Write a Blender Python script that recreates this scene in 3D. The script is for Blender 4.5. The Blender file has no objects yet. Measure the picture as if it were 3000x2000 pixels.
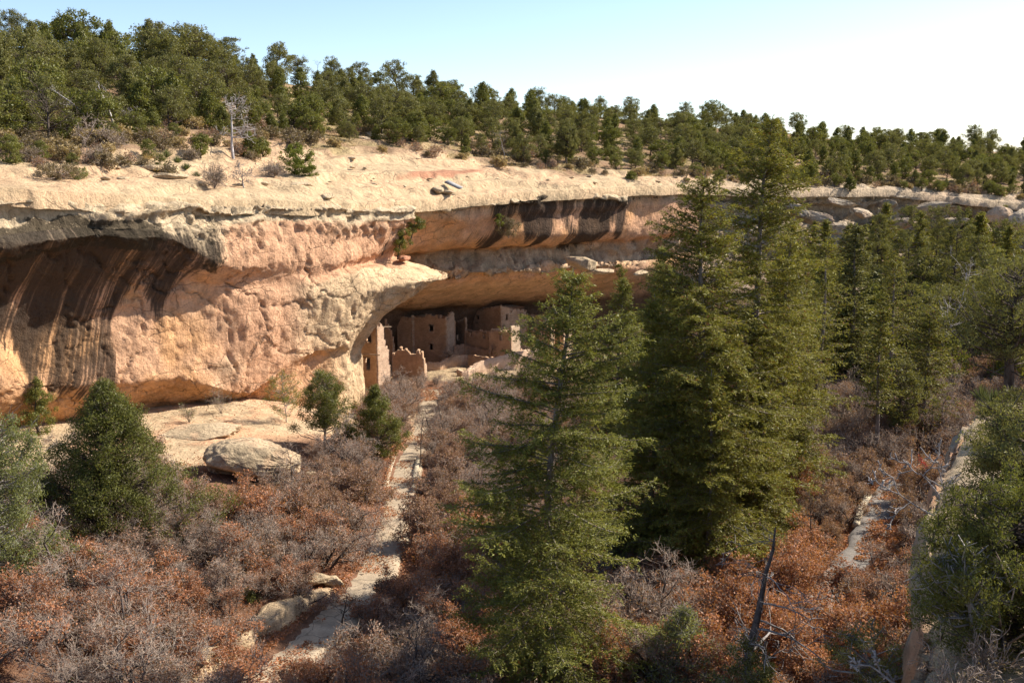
import bpy, math, random
import numpy as np

# ------------------------------------------------------------------ camera, sky, sun, exposure
SC = bpy.context.scene
COL = SC.collection
R = math.radians
F = 2900.0                       # focal length in pixels of a 3000 wide frame
TH = R(10.7)                     # camera pitch below the horizon
CT, ST = math.cos(TH), math.sin(TH)
SUN_AZ, SUN_EL = R(67), R(40)    # clockwise from +Y (the view direction), and height

cam_d = bpy.data.cameras.new('camera')
cam = bpy.data.objects.new('camera', cam_d)
COL.objects.link(cam)
cam.location = (0, 0, 0)
cam.rotation_euler = (math.pi / 2 - TH, 0, 0)
cam_d.sensor_width = 36.0
cam_d.lens = 36.0 * F / 3000.0
cam_d.clip_start = 0.1
cam_d.clip_end = 3000.0
SC.camera = cam

w = bpy.data.worlds.new('World')
SC.world = w
w.use_nodes = True
wt = w.node_tree
for n in list(wt.nodes):
    wt.nodes.remove(n)
sky = wt.nodes.new('ShaderNodeTexSky')
sky.sky_type = 'NISHITA'
sky.sun_disc = False
sky.sun_elevation = SUN_EL
sky.sun_rotation = SUN_AZ
sky.altitude = 2100
sky.air_density = 0.9
sky.dust_density = 3.6
sky.ozone_density = 0.9
bg = wt.nodes.new('ShaderNodeBackground')
bg.inputs['Strength'].default_value = 0.118
wo = wt.nodes.new('ShaderNodeOutputWorld')
wt.links.new(sky.outputs[0], bg.inputs[0])
wt.links.new(bg.outputs[0], wo.inputs[0])

sd = bpy.data.lights.new('sun', 'SUN')
sd.energy = 5.0
sd.angle = R(0.5)
sd.color = (1.0, 0.93, 0.82)
so = bpy.data.objects.new('sun', sd)
COL.objects.link(so)
so.rotation_euler = (math.pi / 2 - SUN_EL, 0, math.pi - SUN_AZ)
SUNV = np.array([math.sin(SUN_AZ) * math.cos(SUN_EL), math.cos(SUN_AZ) * math.cos(SUN_EL), math.sin(SUN_EL)])

vs = SC.view_settings
vs.view_transform = 'Standard'
vs.look = 'None'
vs.exposure = 0.95
vs.gamma = 1.0
vs.use_curve_mapping = False
SC.cycles.max_bounces = 6
SC.cycles.diffuse_bounces = 4
SC.cycles.transmission_bounces = 3
SC.cycles.glossy_bounces = 2

rng = np.random.default_rng(7)
random.seed(7)

# ------------------------------------------------------------------ projection and noise helpers
def P(px, py, d):
    rx = (px - 1500.0) / F
    ry = -(py - 1000.0) / F
    s = d / (CT + ry * ST)
    return np.array([rx * s, d, (-ST + ry * CT) * s])

def proj(p):
    p = np.asarray(p, float)
    f = p[..., 1] * CT - p[..., 2] * ST
    u = p[..., 1] * ST + p[..., 2] * CT
    f = np.where(f < 0.1, 0.1, f)
    return 1500 + F * p[..., 0] / f, 1000 - F * u / f

def _h(ix, iy, iz, seed):
    with np.errstate(over='ignore'):
        h = (ix.astype(np.int64) * 374761393 + iy.astype(np.int64) * 668265263 + iz.astype(np.int64) * 2147483647 + seed * 1274126177)
        h = h & 0xFFFFFFFF
        h = ((h ^ (h >> 13)) * 1274126177) & 0xFFFFFFFF
        h = ((h ^ (h >> 15)) * 2246822519) & 0xFFFFFFFF
        h = h ^ (h >> 16)
    return (h & 0xFFFFFF).astype(float) / 0x7FFFFF - 1.0

def vnoise(p, seed=0):
    p = np.asarray(p, float)
    i = np.floor(p).astype(np.int64)
    f = p - i
    f = f * f * (3 - 2 * f)
    x, y, z = i[..., 0], i[..., 1], i[..., 2]
    fx, fy, fz = f[..., 0], f[..., 1], f[..., 2]
    def L(a, b, t): return a + (b - a) * t
    a = L(L(_h(x, y, z, seed), _h(x + 1, y, z, seed), fx), L(_h(x, y + 1, z, seed), _h(x + 1, y + 1, z, seed), fx), fy)
    b = L(L(_h(x, y, z + 1, seed), _h(x + 1, y, z + 1, seed), fx), L(_h(x, y + 1, z + 1, seed), _h(x + 1, y + 1, z + 1, seed), fx), fy)
    return L(a, b, fz)

def fbm(p, octv=4, seed=0, gain=0.5):
    p = np.asarray(p, float)
    s, a, t = 0, 1.0, 0
    for k in range(octv):
        s = s + a * vnoise(p * (2.03 ** k) + 17.3 * k, seed + k)
        t += a
        a *= gain
    return s / t

def smooth(a, b, x):
    t = np.clip((np.asarray(x, float) - a) / (b - a), 0, 1)
    return t * t * (3 - 2 * t)

# ------------------------------------------------------------------ object helpers
def new_mesh(name, V, Q, mat=None, attrs=None, smooth_shade=False):
    V = np.ascontiguousarray(V, dtype=np.float32)
    Q = np.ascontiguousarray(Q, dtype=np.int32)
    k = Q.shape[1]
    me = bpy.data.meshes.new(name)
    me.vertices.add(len(V))
    me.vertices.foreach_set('co', V.ravel())
    me.loops.add(Q.size)
    me.loops.foreach_set('vertex_index', Q.ravel())
    me.polygons.add(len(Q))
    me.polygons.foreach_set('loop_start', np.arange(0, Q.size, k, dtype=np.int32))
    if smooth_shade:
        me.polygons.foreach_set('use_smooth', np.ones(len(Q), dtype=bool))
    for an, (ty, data) in (attrs or {}).items():
        at = me.attributes.new(an, ty, 'POINT')
        key = {'FLOAT': 'value', 'FLOAT_VECTOR': 'vector', 'FLOAT_COLOR': 'color'}[ty]
        at.data.foreach_set(key, np.ascontiguousarray(data, dtype=np.float32).ravel())
    me.update(calc_edges=True)
    if mat:
        me.materials.append(mat)
    return me

def link(name, me, parent=None):
    o = bpy.data.objects.new(name, me)
    COL.objects.link(o)
    if parent is not None:
        o.parent = parent
    return o

def tag(o, label=None, cat=None, group=None, kind=None):
    if label: o['label'] = label
    if cat: o['category'] = cat
    if group: o['group'] = group
    if kind: o['kind'] = kind
    return o

def thing(name, label, cat, loc=(0, 0, 0), rz=0.0, sc=1.0, group=None, rx=0.0, ry=0.0):
    o = bpy.data.objects.new(name, None)
    COL.objects.link(o)
    o.empty_display_size = 0.3
    o.location = [float(v) for v in loc]
    o.rotation_euler = (rx, ry, rz)
    o.scale = (sc, sc, sc) if np.isscalar(sc) else sc
    return tag(o, label, cat, group)

class QB:
    """collects quads"""
    def __init__(s): s.v, s.q, s.n = [], [], 0
    def add(s, V, Q):
        V = np.asarray(V, float).reshape(-1, 3)
        Q = np.asarray(Q, int).reshape(-1, 4)
        s.v.append(V); s.q.append(Q + s.n); s.n += len(V)
    def prisms(s, A, B, ra, rb, k=3):
        """N straight tapered prisms"""
        A, B = np.asarray(A, float), np.asarray(B, float)
        N = len(A)
        if N == 0: return
        ra = np.broadcast_to(ra, (N,)); rb = np.broadcast_to(rb, (N,))
        t = B - A
        t = t / (np.linalg.norm(t, axis=1, keepdims=True) + 1e-9)
        ref = np.where(np.abs(t[:, 2:3]) > 0.9, np.array([[1., 0, 0]]), np.array([[0, 0, 1.]]))
        u = np.cross(t, ref); u /= np.linalg.norm(u, axis=1, keepdims=True) + 1e-9
        v = np.cross(t, u)
        an = np.arange(k) * 2 * np.pi / k
        ca, sa = np.cos(an), np.sin(an)
        ring = u[:, None, :] * ca[None, :, None] + v[:, None, :] * sa[None, :, None]
        V = np.concatenate([A[:, None, :] + ring * ra[:, None, None], B[:, None, :] + ring * rb[:, None, None]], axis=1)
        i = np.arange(k); j = (i + 1) % k
        q = np.stack([i, j, j + k, i + k], axis=1)
        Q = (q[None] + (np.arange(N) * 2 * k)[:, None, None])
        s.add(V, Q)
    def tube(s, pts, rad, k=6):
        pts = np.asarray(pts, float); rad = np.broadcast_to(rad, (len(pts),))
        t = np.gradient(pts, axis=0); t /= np.linalg.norm(t, axis=1, keepdims=True) + 1e-9
        u = np.cross(t, np.array([0.31, 0.92, 0.23])); u /= np.linalg.norm(u, axis=1, keepdims=True) + 1e-9
        v = np.cross(t, u)
        an = np.arange(k) * 2 * np.pi / k
        V = pts[:, None] + (u[:, None] * np.cos(an)[None, :, None] + v[:, None] * np.sin(an)[None, :, None]) * rad[:, None, None]
        n = len(pts)
        Q = []
        for a in range(n - 1):
            for i in range(k):
                j = (i + 1) % k
                Q.append((a * k + i, a * k + j, (a + 1) * k + j, (a + 1) * k + i))
        s.add(V, Q)
    def leaves(s, C, D, ln, wd, rg, nrm=None):
        """rhombus leaf quads centred on C, long axis D"""
        C = np.asarray(C, float); D = np.asarray(D, float)
        N = len(C)
        if N == 0: return
        D = D / (np.linalg.norm(D, axis=1, keepdims=True) + 1e-9)
        b = np.cross(D, rg.normal(size=(N, 3)) if nrm is None else nrm); b /= np.linalg.norm(b, axis=1, keepdims=True) + 1e-9
        ln = np.broadcast_to(ln, (N,))[:, None]; wd = np.broadcast_to(wd, (N,))[:, None]
        V = np.stack([C - D * ln / 2, C + b * wd / 2, C + D * ln / 2, C - b * wd / 2], axis=1)
        s.add(V, np.arange(4 * N).reshape(N, 4))
    def box(s, c, h, rz=0.0, jit=0.0, rg=None):
        hx, hy, hz = h
        V = np.array([(x, y, z) for z in (-hz, hz) for x, y in ((-hx, -hy), (hx, -hy), (hx, hy), (-hx, hy))], float)
        if jit: V += rg.normal(size=V.shape) * jit
        c_, s_ = math.cos(rz), math.sin(rz)
        V = np.stack([V[:, 0] * c_ - V[:, 1] * s_, V[:, 0] * s_ + V[:, 1] * c_, V[:, 2]], 1) + np.asarray(c)
        s.add(V, [(0, 3, 2, 1), (4, 5, 6, 7), (0, 1, 5, 4), (1, 2, 6, 5), (2, 3, 7, 6), (3, 0, 4, 7)])
    def arrays(s): return np.concatenate(s.v), np.concatenate(s.q)
    def mesh(s, name, mat, **k):
        V, Q = s.arrays()
        return new_mesh(name, V, Q, mat, **k)

def grid_quads(nu, nv):
    i = np.arange(nu - 1)[:, None]; j = np.arange(nv - 1)[None, :]
    a = i * nv + j
    return np.stack([a, a + nv, a + nv + 1, a + 1], -1).reshape(-1, 4)

# ------------------------------------------------------------------ materials
class NT:
    def __init__(s, name):
        s.m = bpy.data.materials.new(name); s.m.use_nodes = True
        s.t = s.m.node_tree
        for n in list(s.t.nodes): s.t.nodes.remove(n)
        s.out = s.n('ShaderNodeOutputMaterial')
    def n(s, ty, **k):
        nd = s.t.nodes.new(ty)
        for a, b in k.items(): setattr(nd, a, b)
        return nd
    def l(s, a, b): s.t.links.new(a, b)
    def attr(s, name): return s.n('ShaderNodeAttribute', attribute_name=name)
    def noise(s, vec, scale, detail=4, rough=0.55, dist=0.0):
        nd = s.n('ShaderNodeTexNoise')
        nd.inputs['Scale'].default_value = scale; nd.inputs['Detail'].default_value = detail
        nd.inputs['Roughness'].default_value = rough; nd.inputs['Distortion'].default_value = dist
        if vec is not None: s.l(vec, nd.inputs['Vector'])
        return nd.outputs['Fac']
    def ramp(s, fac, pts):
        nd = s.n('ShaderNodeValToRGB')
        e = nd.color_ramp.elements
        while len(e) < len(pts): e.new(0.5)
        for k, (p, c) in enumerate(pts):
            e[k].position = p
            e[k].color = (c, c, c, 1) if np.isscalar(c) else tuple(c) + (1,)
        s.l(fac, nd.inputs[0])
        return nd.outputs[0]
    def mix(s, fac, a, b, mode='MIX'):
        nd = s.n('ShaderNodeMix', data_type='RGBA', blend_type=mode)
        for sock, v in ((nd.inputs[0], fac), (nd.inputs[6], a), (nd.inputs[7], b)):
            if hasattr(v, 'is_linked'): s.l(v, sock)
            elif np.isscalar(v): sock.default_value = v
            else: sock.default_value = tuple(v) + (1,)
        return nd.outputs[2]
    def math(s, op, a, b=None):
        nd = s.n('ShaderNodeMath', operation=op)
        for i, v in enumerate((a, b)):
            if v is None: continue
            if hasattr(v, 'is_linked'): s.l(v, nd.inputs[i])
            else: nd.inputs[i].default_value = v
        return nd.outputs[0]
    def scalevec(s, vec, sx, sy, sz):
        nd = s.n('ShaderNodeMapping')
        s.l(vec, nd.inputs[0]); nd.inputs['Scale'].default_value = (sx, sy, sz)
        return nd.outputs[0]
    def bump(s, h, strength, dist, nrm=None):
        nd = s.n('ShaderNodeBump')
        nd.inputs['Strength'].default_value = strength; nd.inputs['Distance'].default_value = dist
        s.l(h, nd.inputs['Height'])
        if nrm is not None: s.l(nrm, nd.inputs['Normal'])
        return nd.outputs[0]
    def principled(s, col, rough=0.9, nrm=None, spec=0.15):
        b = s.n('ShaderNodeBsdfPrincipled')
        if hasattr(col, 'is_linked'): s.l(col, b.inputs['Base Color'])
        else: b.inputs['Base Color'].default_value = tuple(col) + (1,)
        b.inputs['Roughness'].default_value = rough
        b.inputs['Specular IOR Level'].default_value = spec
        if nrm is not None: s.l(nrm, b.inputs['Normal'])
        s.l(b.outputs[0], s.out.inputs[0])
        return s.m

def rock_material(name, bump_k=1.0, streaks=True):
    t = NT(name)
    pos = t.n('ShaderNodeNewGeometry').outputs['Position']
    base = t.attr('Col').outputs['Color']
    m1 = t.noise(pos, 0.55, 9, 0.62)
    c = t.mix(0.85, base, t.ramp(m1, [(0.25, 0.55), (0.5, 1.0), (0.75, 1.35)]), 'MULTIPLY')
    m2 = t.noise(pos, 3.2, 8, 0.7)
    c = t.mix(0.7, c, t.ramp(m2, [(0.25, 0.5), (0.5, 1.0), (0.75, 1.35)]), 'MULTIPLY')
    if streaks:
        uv = t.attr('suv').outputs['Vector']
        s1 = t.noise(t.scalevec(uv, 0.42, 0.03, 1), 1.0, 6, 0.68, 0.2)
        s2 = t.noise(t.scalevec(uv, 3.0, 0.06, 1), 1.0, 4, 0.6, 0.1)
        st = t.attr('stain').outputs['Fac']
        # threshold falls as the stain mask grows
        sm = t.math('ADD', t.math('MULTIPLY', s1, 1.0), t.math('MULTIPLY', s2, 0.45))
        sm = t.math('ADD', sm, t.math('MULTIPLY', t.math('SUBTRACT', st, 1.0), 0.55))
        sm = t.math('ADD', sm, t.math('MULTIPLY', t.math('SUBTRACT', m2, 0.5), 0.30))
        k = t.ramp(sm, [(0.50, 0.0), (0.60, 0.85), (0.7, 1.0)])
        k = t.math('MULTIPLY', k, t.math('MINIMUM', t.math('MULTIPLY', st, 4.0), 1.0))
        c = t.mix(t.math('MULTIPLY', k, 0.93), c, (0.030, 0.024, 0.020))
        # lichen: blackish crust in blobs
        li = t.attr('lichen').outputs['Fac']
        ln = t.noise(pos, 1.3, 8, 0.7)
        lk = t.ramp(t.math('ADD', ln, t.math('MULTIPLY', t.math('SUBTRACT', li, 1.0), 0.6)), [(0.30, 0.0), (0.42, 1.0)])
        c = t.mix(t.math('MULTIPLY', lk, 0.9), c, (0.046, 0.036, 0.024))
        # pale mineral wash
        wv = t.noise(t.scalevec(uv, 1.9, 0.05, 1), 1.0, 4, 0.6)
        c = t.mix(t.math('MULTIPLY', t.ramp(wv, [(0.6, 0.0), (0.72, 1.0)]), t.math('MULTIPLY', st, 0.22)), c, (0.60, 0.42, 0.29))
        vf = t.noise(t.scalevec(uv, 2.2, 0.35, 1), 1.0, 6, 0.65)
    # joints: thin dark cracks in a warped polygon net, and shallow flaking
    jp = t.n('ShaderNodeVectorMath', operation='ADD'); jn = t.n('ShaderNodeTexNoise')
    jn.inputs['Scale'].default_value = .35; jn.inputs['Detail'].default_value = 5
    js = t.n('ShaderNodeVectorMath', operation='SCALE'); js.inputs['Scale'].default_value = 3.0
    t.l(pos, jn.inputs['Vector']); t.l(jn.outputs['Color'], js.inputs[0]); t.l(t.scalevec(pos, 1, 1, 1.9), jp.inputs[0]); t.l(js.outputs[0], jp.inputs[1])
    jv = t.n('ShaderNodeTexVoronoi', feature='DISTANCE_TO_EDGE'); jv.inputs['Scale'].default_value = .22; t.l(jp.outputs[0], jv.inputs['Vector'])
    jk = t.ramp(jv.outputs['Distance'], [(0.0, 0.0), (0.022, 1.0)])
    jm = t.ramp(t.noise(pos, .12, 3), [(.45, 0.0), (.55, 1.0)])
    jk = t.math('MAXIMUM', jk, jm)
    c = t.mix(t.math('MULTIPLY', t.math('SUBTRACT', 1.0, jk), .6), c, (0.10, 0.07, 0.05))
    fv = t.n('ShaderNodeTexVoronoi'); fv.inputs['Scale'].default_value = 1.5
    fs = t.n('ShaderNodeVectorMath', operation='ADD'); t.l(t.scalevec(pos, 1, 1, .7), fs.inputs[0]); t.l(jn.outputs['Color'], fs.inputs[1]); t.l(fs.outputs[0], fv.inputs['Vector'])
    h1 = t.noise(pos, 0.9, 10, 0.68)
    vo = t.n('ShaderNodeTexVoronoi', feature='DISTANCE_TO_EDGE'); vo.inputs['Scale'].default_value = 0.8
    wp = t.n('ShaderNodeVectorMath', operation='ADD')
    nz = t.n('ShaderNodeTexNoise'); nz.inputs['Scale'].default_value = 1.1; nz.inputs['Detail'].default_value = 4
    t.l(pos, nz.inputs['Vector']); t.l(pos, wp.inputs[0]); t.l(nz.outputs['Color'], wp.inputs[1])
    t.l(wp.outputs[0], vo.inputs['Vector'])
    ck = t.ramp(vo.outputs['Distance'], [(0.0, 0.0), (0.05, 1.0)])
    hh = t.math('ADD', h1, t.math('MULTIPLY', ck, 0.05))
    hh = t.math('ADD', hh, t.math('MULTIPLY', fv.outputs['Distance'], 0.16))
    hh = t.math('ADD', hh, t.math('MULTIPLY', jk, 0.15))
    if streaks:
        hh = t.math('ADD', hh, t.math('MULTIPLY', vf, 0.35))
    nrm = t.bump(hh, 0.85 * bump_k, 0.75)
    nrm = t.bump(m2, 0.8 * bump_k, 0.2, nrm)
    return t.principled(c, 0.95, nrm, 0.08)

def foliage_material(name, col, var=0.35, trans=0.35, hue=(0.12, 0.10, 0.02), brown=0.0, browncol=(0.16, 0.06, 0.025)):
    t = NT(name)
    g = t.n('ShaderNodeNewGeometry')
    ri = g.outputs['Random Per Island']
    oi = t.n('ShaderNodeObjectInfo').outputs['Random']
    c = t.mix(t.math('MULTIPLY', ri, 0.55), col, hue)
    c = t.mix(t.math('MULTIPLY', oi, 0.30), c, [v * 0.55 for v in col])
    pos = g.outputs['Position']
    cl = t.noise(pos, 0.9, 3)
    c = t.mix(0.8, c, t.ramp(cl, [(0.3, 1 - var), (0.7, 1 + var)]), 'MULTIPLY')
    if brown:
        c = t.mix(t.ramp(ri, [(1 - brown - 0.01, 0.0), (1 - brown, 1.0)]), c, browncol)
    d = t.n('ShaderNodeBsdfDiffuse'); t.l(c, d.inputs[0])
    tr = t.n('ShaderNodeBsdfTranslucent')
    c2 = t.mix(1.0, c, (1.25, 1.2, 0.6), 'MULTIPLY')
    t.l(c2, tr.inputs[0])
    gl = t.n('ShaderNodeBsdfGlossy'); gl.inputs['Roughness'].default_value = 0.45
    gl.inputs['Color'].default_value = (0.8, 0.8, 0.8, 1)
    mx = t.n('ShaderNodeMixShader'); mx.inputs[0].default_value = trans
    t.l(d.outputs[0], mx.inputs[1]); t.l(tr.outputs[0], mx.inputs[2])
    m2 = t.n('ShaderNodeMixShader'); m2.inputs[0].default_value = 0.014
    t.l(mx.outputs[0], m2.inputs[1]); t.l(gl.outputs[0], m2.inputs[2])
    t.l(m2.outputs[0], t.out.inputs[0])
    return t.m

def bark_material(name, a, b, scale=6.0):
    t = NT(name)
    pos = t.n('ShaderNodeNewGeometry').outputs['Position']
    n1 = t.noise(t.scalevec(pos, 1, 1, 0.25), scale, 6, 0.7)
    ri = t.n('ShaderNodeNewGeometry').outputs['Random Per Island']
    c = t.mix(t.ramp(n1, [(0.35, 0.0), (0.65, 1.0)]), a, b)
    c = t.mix(0.6, c, t.ramp(ri, [(0.0, 0.6), (1.0, 1.4)]), 'MULTIPLY')
    return t.principled(c, 0.9, t.bump(n1, 0.6, 0.04), 0.1)

M = {}
M['cliff'] = rock_material('sandstone_cliff')
M['boulder'] = rock_material('sandstone_boulder', 1.0, False)
M['juniper'] = foliage_material('juniper_leaf', (0.122, 0.135, 0.034), hue=(0.24, 0.21, 0.05))
M['pinyon'] = foliage_material('pinyon_needle', (0.135, 0.138, 0.046), hue=(0.25, 0.215, 0.07))
M['fir'] = foliage_material('fir_needle', (0.150, 0.162, 0.036), hue=(0.35, 0.31, 0.055), trans=0.3, brown=0.012)
M['fir2'] = foliage_material('fir_needle_olive', (0.155, 0.155, 0.032), hue=(0.35, 0.30, 0.05), trans=0.3, brown=0.035)
M['bluejun'] = foliage_material('grey_juniper_leaf', (0.165, 0.18, 0.072), hue=(0.30, 0.30, 0.11), trans=0.5)
M['bright'] = foliage_material('bright_shrub_leaf', (0.14, 0.17, 0.03), hue=(0.22, 0.22, 0.04))
M['oakleaf'] = foliage_material('dry_oak_leaf', (0.35, 0.142, 0.068), hue=(0.54, 0.30, 0.18), trans=0.3)
M['oakleaf2'] = foliage_material('pale_dry_oak_leaf', (0.27, 0.145, 0.095), hue=(0.44, 0.30, 0.21), trans=0.3)
M['scrub'] = foliage_material('dry_scrub_leaf', (0.17, 0.13, 0.075), hue=(0.26, 0.20, 0.11), trans=0.25)
M['grass'] = foliage_material('dry_grass', (0.34, 0.25, 0.12), hue=(0.45, 0.34, 0.18), trans=0.25)
M['yucca'] = foliage_material('yucca_blade', (0.11, 0.13, 0.05), hue=(0.2, 0.2, 0.09), trans=0.2)
M['bark'] = bark_material('dark_bark', (0.045, 0.034, 0.026), (0.13, 0.10, 0.08))
M['firbark'] = bark_material('fir_bark', (0.13, 0.10, 0.075), (0.30, 0.25, 0.21))
M['twig'] = bark_material('oak_twig', (0.20, 0.15, 0.115), (0.43, 0.345, 0.28))
M['grey'] = bark_material('weathered_wood', (0.13, 0.11, 0.10), (0.36, 0.325, 0.30))
M['greylt'] = bark_material('bleached_wood', (.24, .21, .19), (.56, .51, .48))
M['oakstem'] = bark_material('oak_stem', (0.05, 0.038, 0.032), (0.14, 0.11, 0.095))

# ------------------------------------------------------------------ canyon floor height field
CTRL_PX = [  # (px, py, distance) points that the ground passes through
    (1265, 1140, 136), (1255, 1215, 125), (1215, 1300, 108), (1175, 1400, 90), (1120, 1600, 70), (1050, 1750, 60), (880, 1900, 52), (690, 2000, 47),
    (560, 1215, 101), (740, 1175, 108), (860, 1275, 96), (560, 1360, 84), (950, 1200, 112), (1060, 1235, 119), (300, 1270, 92), (0, 1290, 86),
    (-300, 1330, 74), (200, 1900, 45), (-200, 1900, 40), (500, 1650, 60), (300, 1500, 68), (0, 1600, 58),
    (1400, 1095, 153), (1600, 1085, 158), (1200, 1110, 147), (1150, 1130, 142), (1300, 1068, 163), (1500, 1055, 168), (1620, 1050, 172), (1800, 1040, 180),
    (1100, 1080, 160), (1250, 1030, 180), (1500, 1010, 188),
    (1560, 2060, 47), (1950, 1720, 63), (2150, 1690, 67), (1600, 1500, 80), (1800, 1300, 105), (2050, 1200, 120), (1450, 1250, 120),
    (2560, 1520, 70), (2640, 1430, 80), (2490, 1650, 62), (2400, 1900, 48), (1900, 1950, 46), (2800, 1350, 88), (3100, 1300, 92),
    (2300, 1150, 128), (2500, 1080, 132), (2800, 1080, 120), (2400, 960, 155), (2700, 930, 155), (2950, 950, 150),
    (2300, 830, 188), (2500, 770, 205), (2750, 760, 216), (3000, 790, 222), (3300, 830, 225), (2080, 820, 182),
]
CW = [P(*c) for c in CTRL_PX] + [np.array(v, float) for v in (
    (-60, 20, -20), (0, 25, -24), (30, 40, -25), (60, 30, -24), (-90, 60, -18), (-100, 120, -24), (120, 60, -24), (140, 150, -22), (60, 260, -22), (-60, 220, -38), (150, 260, -20), (0, -20, -20), (-60, -20, -18), (90, -20, -20), (30, 58, -26), (30, 66, -26.5))]
CW = np.array(CW)
def _tps():
    X = CW[:, :2]
    n = len(X)
    d = np.linalg.norm(X[:, None] - X[None], axis=2)
    K = np.where(d > 0, d * d * np.log(d + 1e-12), 0) + np.eye(n) * 40.0
    Pm = np.c_[np.ones(n), X]
    A = np.block([[K, Pm], [Pm.T, np.zeros((3, 3))]])
    return np.linalg.solve(A, np.r_[CW[:, 2], 0, 0, 0])
TW = _tps()
def gz(x, y):
    x, y = np.broadcast_arrays(np.asarray(x, float), np.asarray(y, float))
    sh = x.shape
    q = np.stack([x.ravel(), y.ravel()], 1)
    out = np.empty(len(q))
    for a in range(0, len(q), 20000):
        b = q[a:a + 20000]
        d = np.linalg.norm(b[:, None] - CW[None, :, :2], axis=2)
        out[a:a + 20000] = (np.where(d > 0, d * d * np.log(d + 1e-12), 0) @ TW[:-3]) + TW[-3] + b @ TW[-2:]
    out = np.minimum(out, -15.0)
    return out.reshape(sh)

def floor_at(px, d):
    z = -28.0
    for _ in range(4):
        x = (px - 1500) / F * (d * CT - z * ST)
        z = float(gz(x, d))
    return np.array([x, d, z])

def hit(px, py, d0=38.0, d1=240.0):
    """where the ray through (px, py) meets the canyon floor"""
    ds = np.linspace(d0, d1, 800)
    rx = (px - 1500.0) / F; ry = -(py - 1000.0) / F
    s = ds / (CT + ry * ST)
    x = rx * s; z = (-ST + ry * CT) * s
    k = np.nonzero(z < gz(x, ds))[0]
    i = k[0] if len(k) else 400
    return np.array([x[i], ds[i], float(gz(x[i], ds[i]))])

# ------------------------------------------------------------------ lofted rock surfaces
def hermite(S, ts, tq):
    """S: stations x rows x 3, ts station params, tq query"""
    S = np.asarray(S, float); ts = np.asarray(ts, float)
    m = np.zeros_like(S)
    h = np.diff(ts)
    dl = np.diff(S, axis=0) / h[:, None, None]
    m[0], m[-1] = dl[0], dl[-1]
    for i in range(1, len(ts) - 1):
        m[i] = (dl[i - 1] * h[i] + dl[i] * h[i - 1]) / (h[i] + h[i - 1])
    i = np.clip(np.searchsorted(ts, tq, side='right') - 1, 0, len(ts) - 2)
    t = ((tq - ts[i]) / h[i])[:, None, None]
    hh = h[i][:, None, None]
    return ((2 * t ** 3 - 3 * t ** 2 + 1) * S[i] + (t ** 3 - 2 * t ** 2 + t) * hh * m[i] + (-2 * t ** 3 + 3 * t ** 2) * S[i + 1] + (t ** 3 - t ** 2) * hh * m[i + 1])

def loft(S, step_u, step_v, soft=2):
    """dense grid through stations x rows; returns V (nu,nv,3), station coordinate, row coordinate, suv"""
    S = np.asarray(S, float)
    seg = np.linalg.norm(np.diff(S, axis=0), axis=2).mean(axis=1)
    ts = np.r_[0, np.cumsum(seg)]
    nu = int(ts[-1] / step_u) + 1
    tq = np.linspace(0, ts[-1], nu)
    G = hermite(S, ts, tq)
    us = np.interp(tq, ts, np.arange(len(ts)))
    rl = np.linalg.norm(np.diff(S, axis=1), axis=2).mean(axis=0)
    rows, vs_ = [], []
    for k, L in enumerate(rl):
        n = max(2, int(L / step_v))
        for a in range(n):
            rows.append(k + a / n)
    rows.append(len(rl))
    rows = np.array(rows)
    k = np.clip(rows.astype(int), 0, len(rl) - 1)
    f = rows - k
    V = G[:, k] * (1 - f)[None, :, None] + G[:, k + 1] * f[None, :, None]
    for _ in range(soft):
        W = V.copy()
        W[:, 1:-1] = (V[:, :-2] + 2 * V[:, 1:-1] + V[:, 2:]) / 4
        V = W
    cl = np.r_[0, np.cumsum(rl)]
    vm = np.interp(rows, np.arange(len(cl)), cl)
    return V, us, rows, tq, vm

def grid_normals(V):
    du = np.gradient(V, axis=0); dv = np.gradient(V, axis=1)
    n = np.cross(du, dv)
    return n / (np.linalg.norm(n, axis=2, keepdims=True) + 1e-9)

CREAM = np.array([0.54, 0.41, 0.262])
PINK = np.array([0.62, 0.355, 0.21])
ORANGE = np.array([0.66, 0.355, 0.165])
GREYR = np.array([0.43, 0.345, 0.25])
REDS = np.array([0.36, 0.17, 0.10])

def lerp(a, b, t): return a + (b - a) * np.asarray(t)[..., None]

RIM = [(-500, 570, 73), (-350, 562, 77), (0, 555, 85), (250, 568, 91.8), (500, 588, 99.6), (700, 598, 107), (850, 600, 113), (1000, 590, 120),
       (1110, 605, 127), (1240, 600, 138), (1400, 577, 147), (1600, 562, 158), (1800, 552, 171), (1950, 545, 182), (2080, 545, 192), (2300, 555, 205),
       (2550, 558, 222), (2750, 560, 232), (3000, 600, 240), (3500, 650, 250)]

NA = np.array([0.835, -0.55, 0.0])
NBn = np.array([0.74, -0.67, 0.0])
ND = np.array([0.12, -0.99, 0.0])

def station(px, d0, nrm, rows):
    base = P(px, 560, d0)
    out = []
    for py, r in rows:
        z = P(px, py, d0 - r * nrm[1])[2]
        p = base - nrm * r
        out.append((p[0], p[1], z))
    return out

def cell_blocks(V, f, seed):
    # blocky joints: piecewise constant offsets in warped cells
    q = V * np.array([f, f, f * 2.1]) + fbm(V * .25, 3, seed)[..., None] * 1.1
    i = np.floor(q).astype(np.int64)
    return .5 + .5 * _h(i[..., 0], i[..., 1], i[..., 2], seed)

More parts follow.
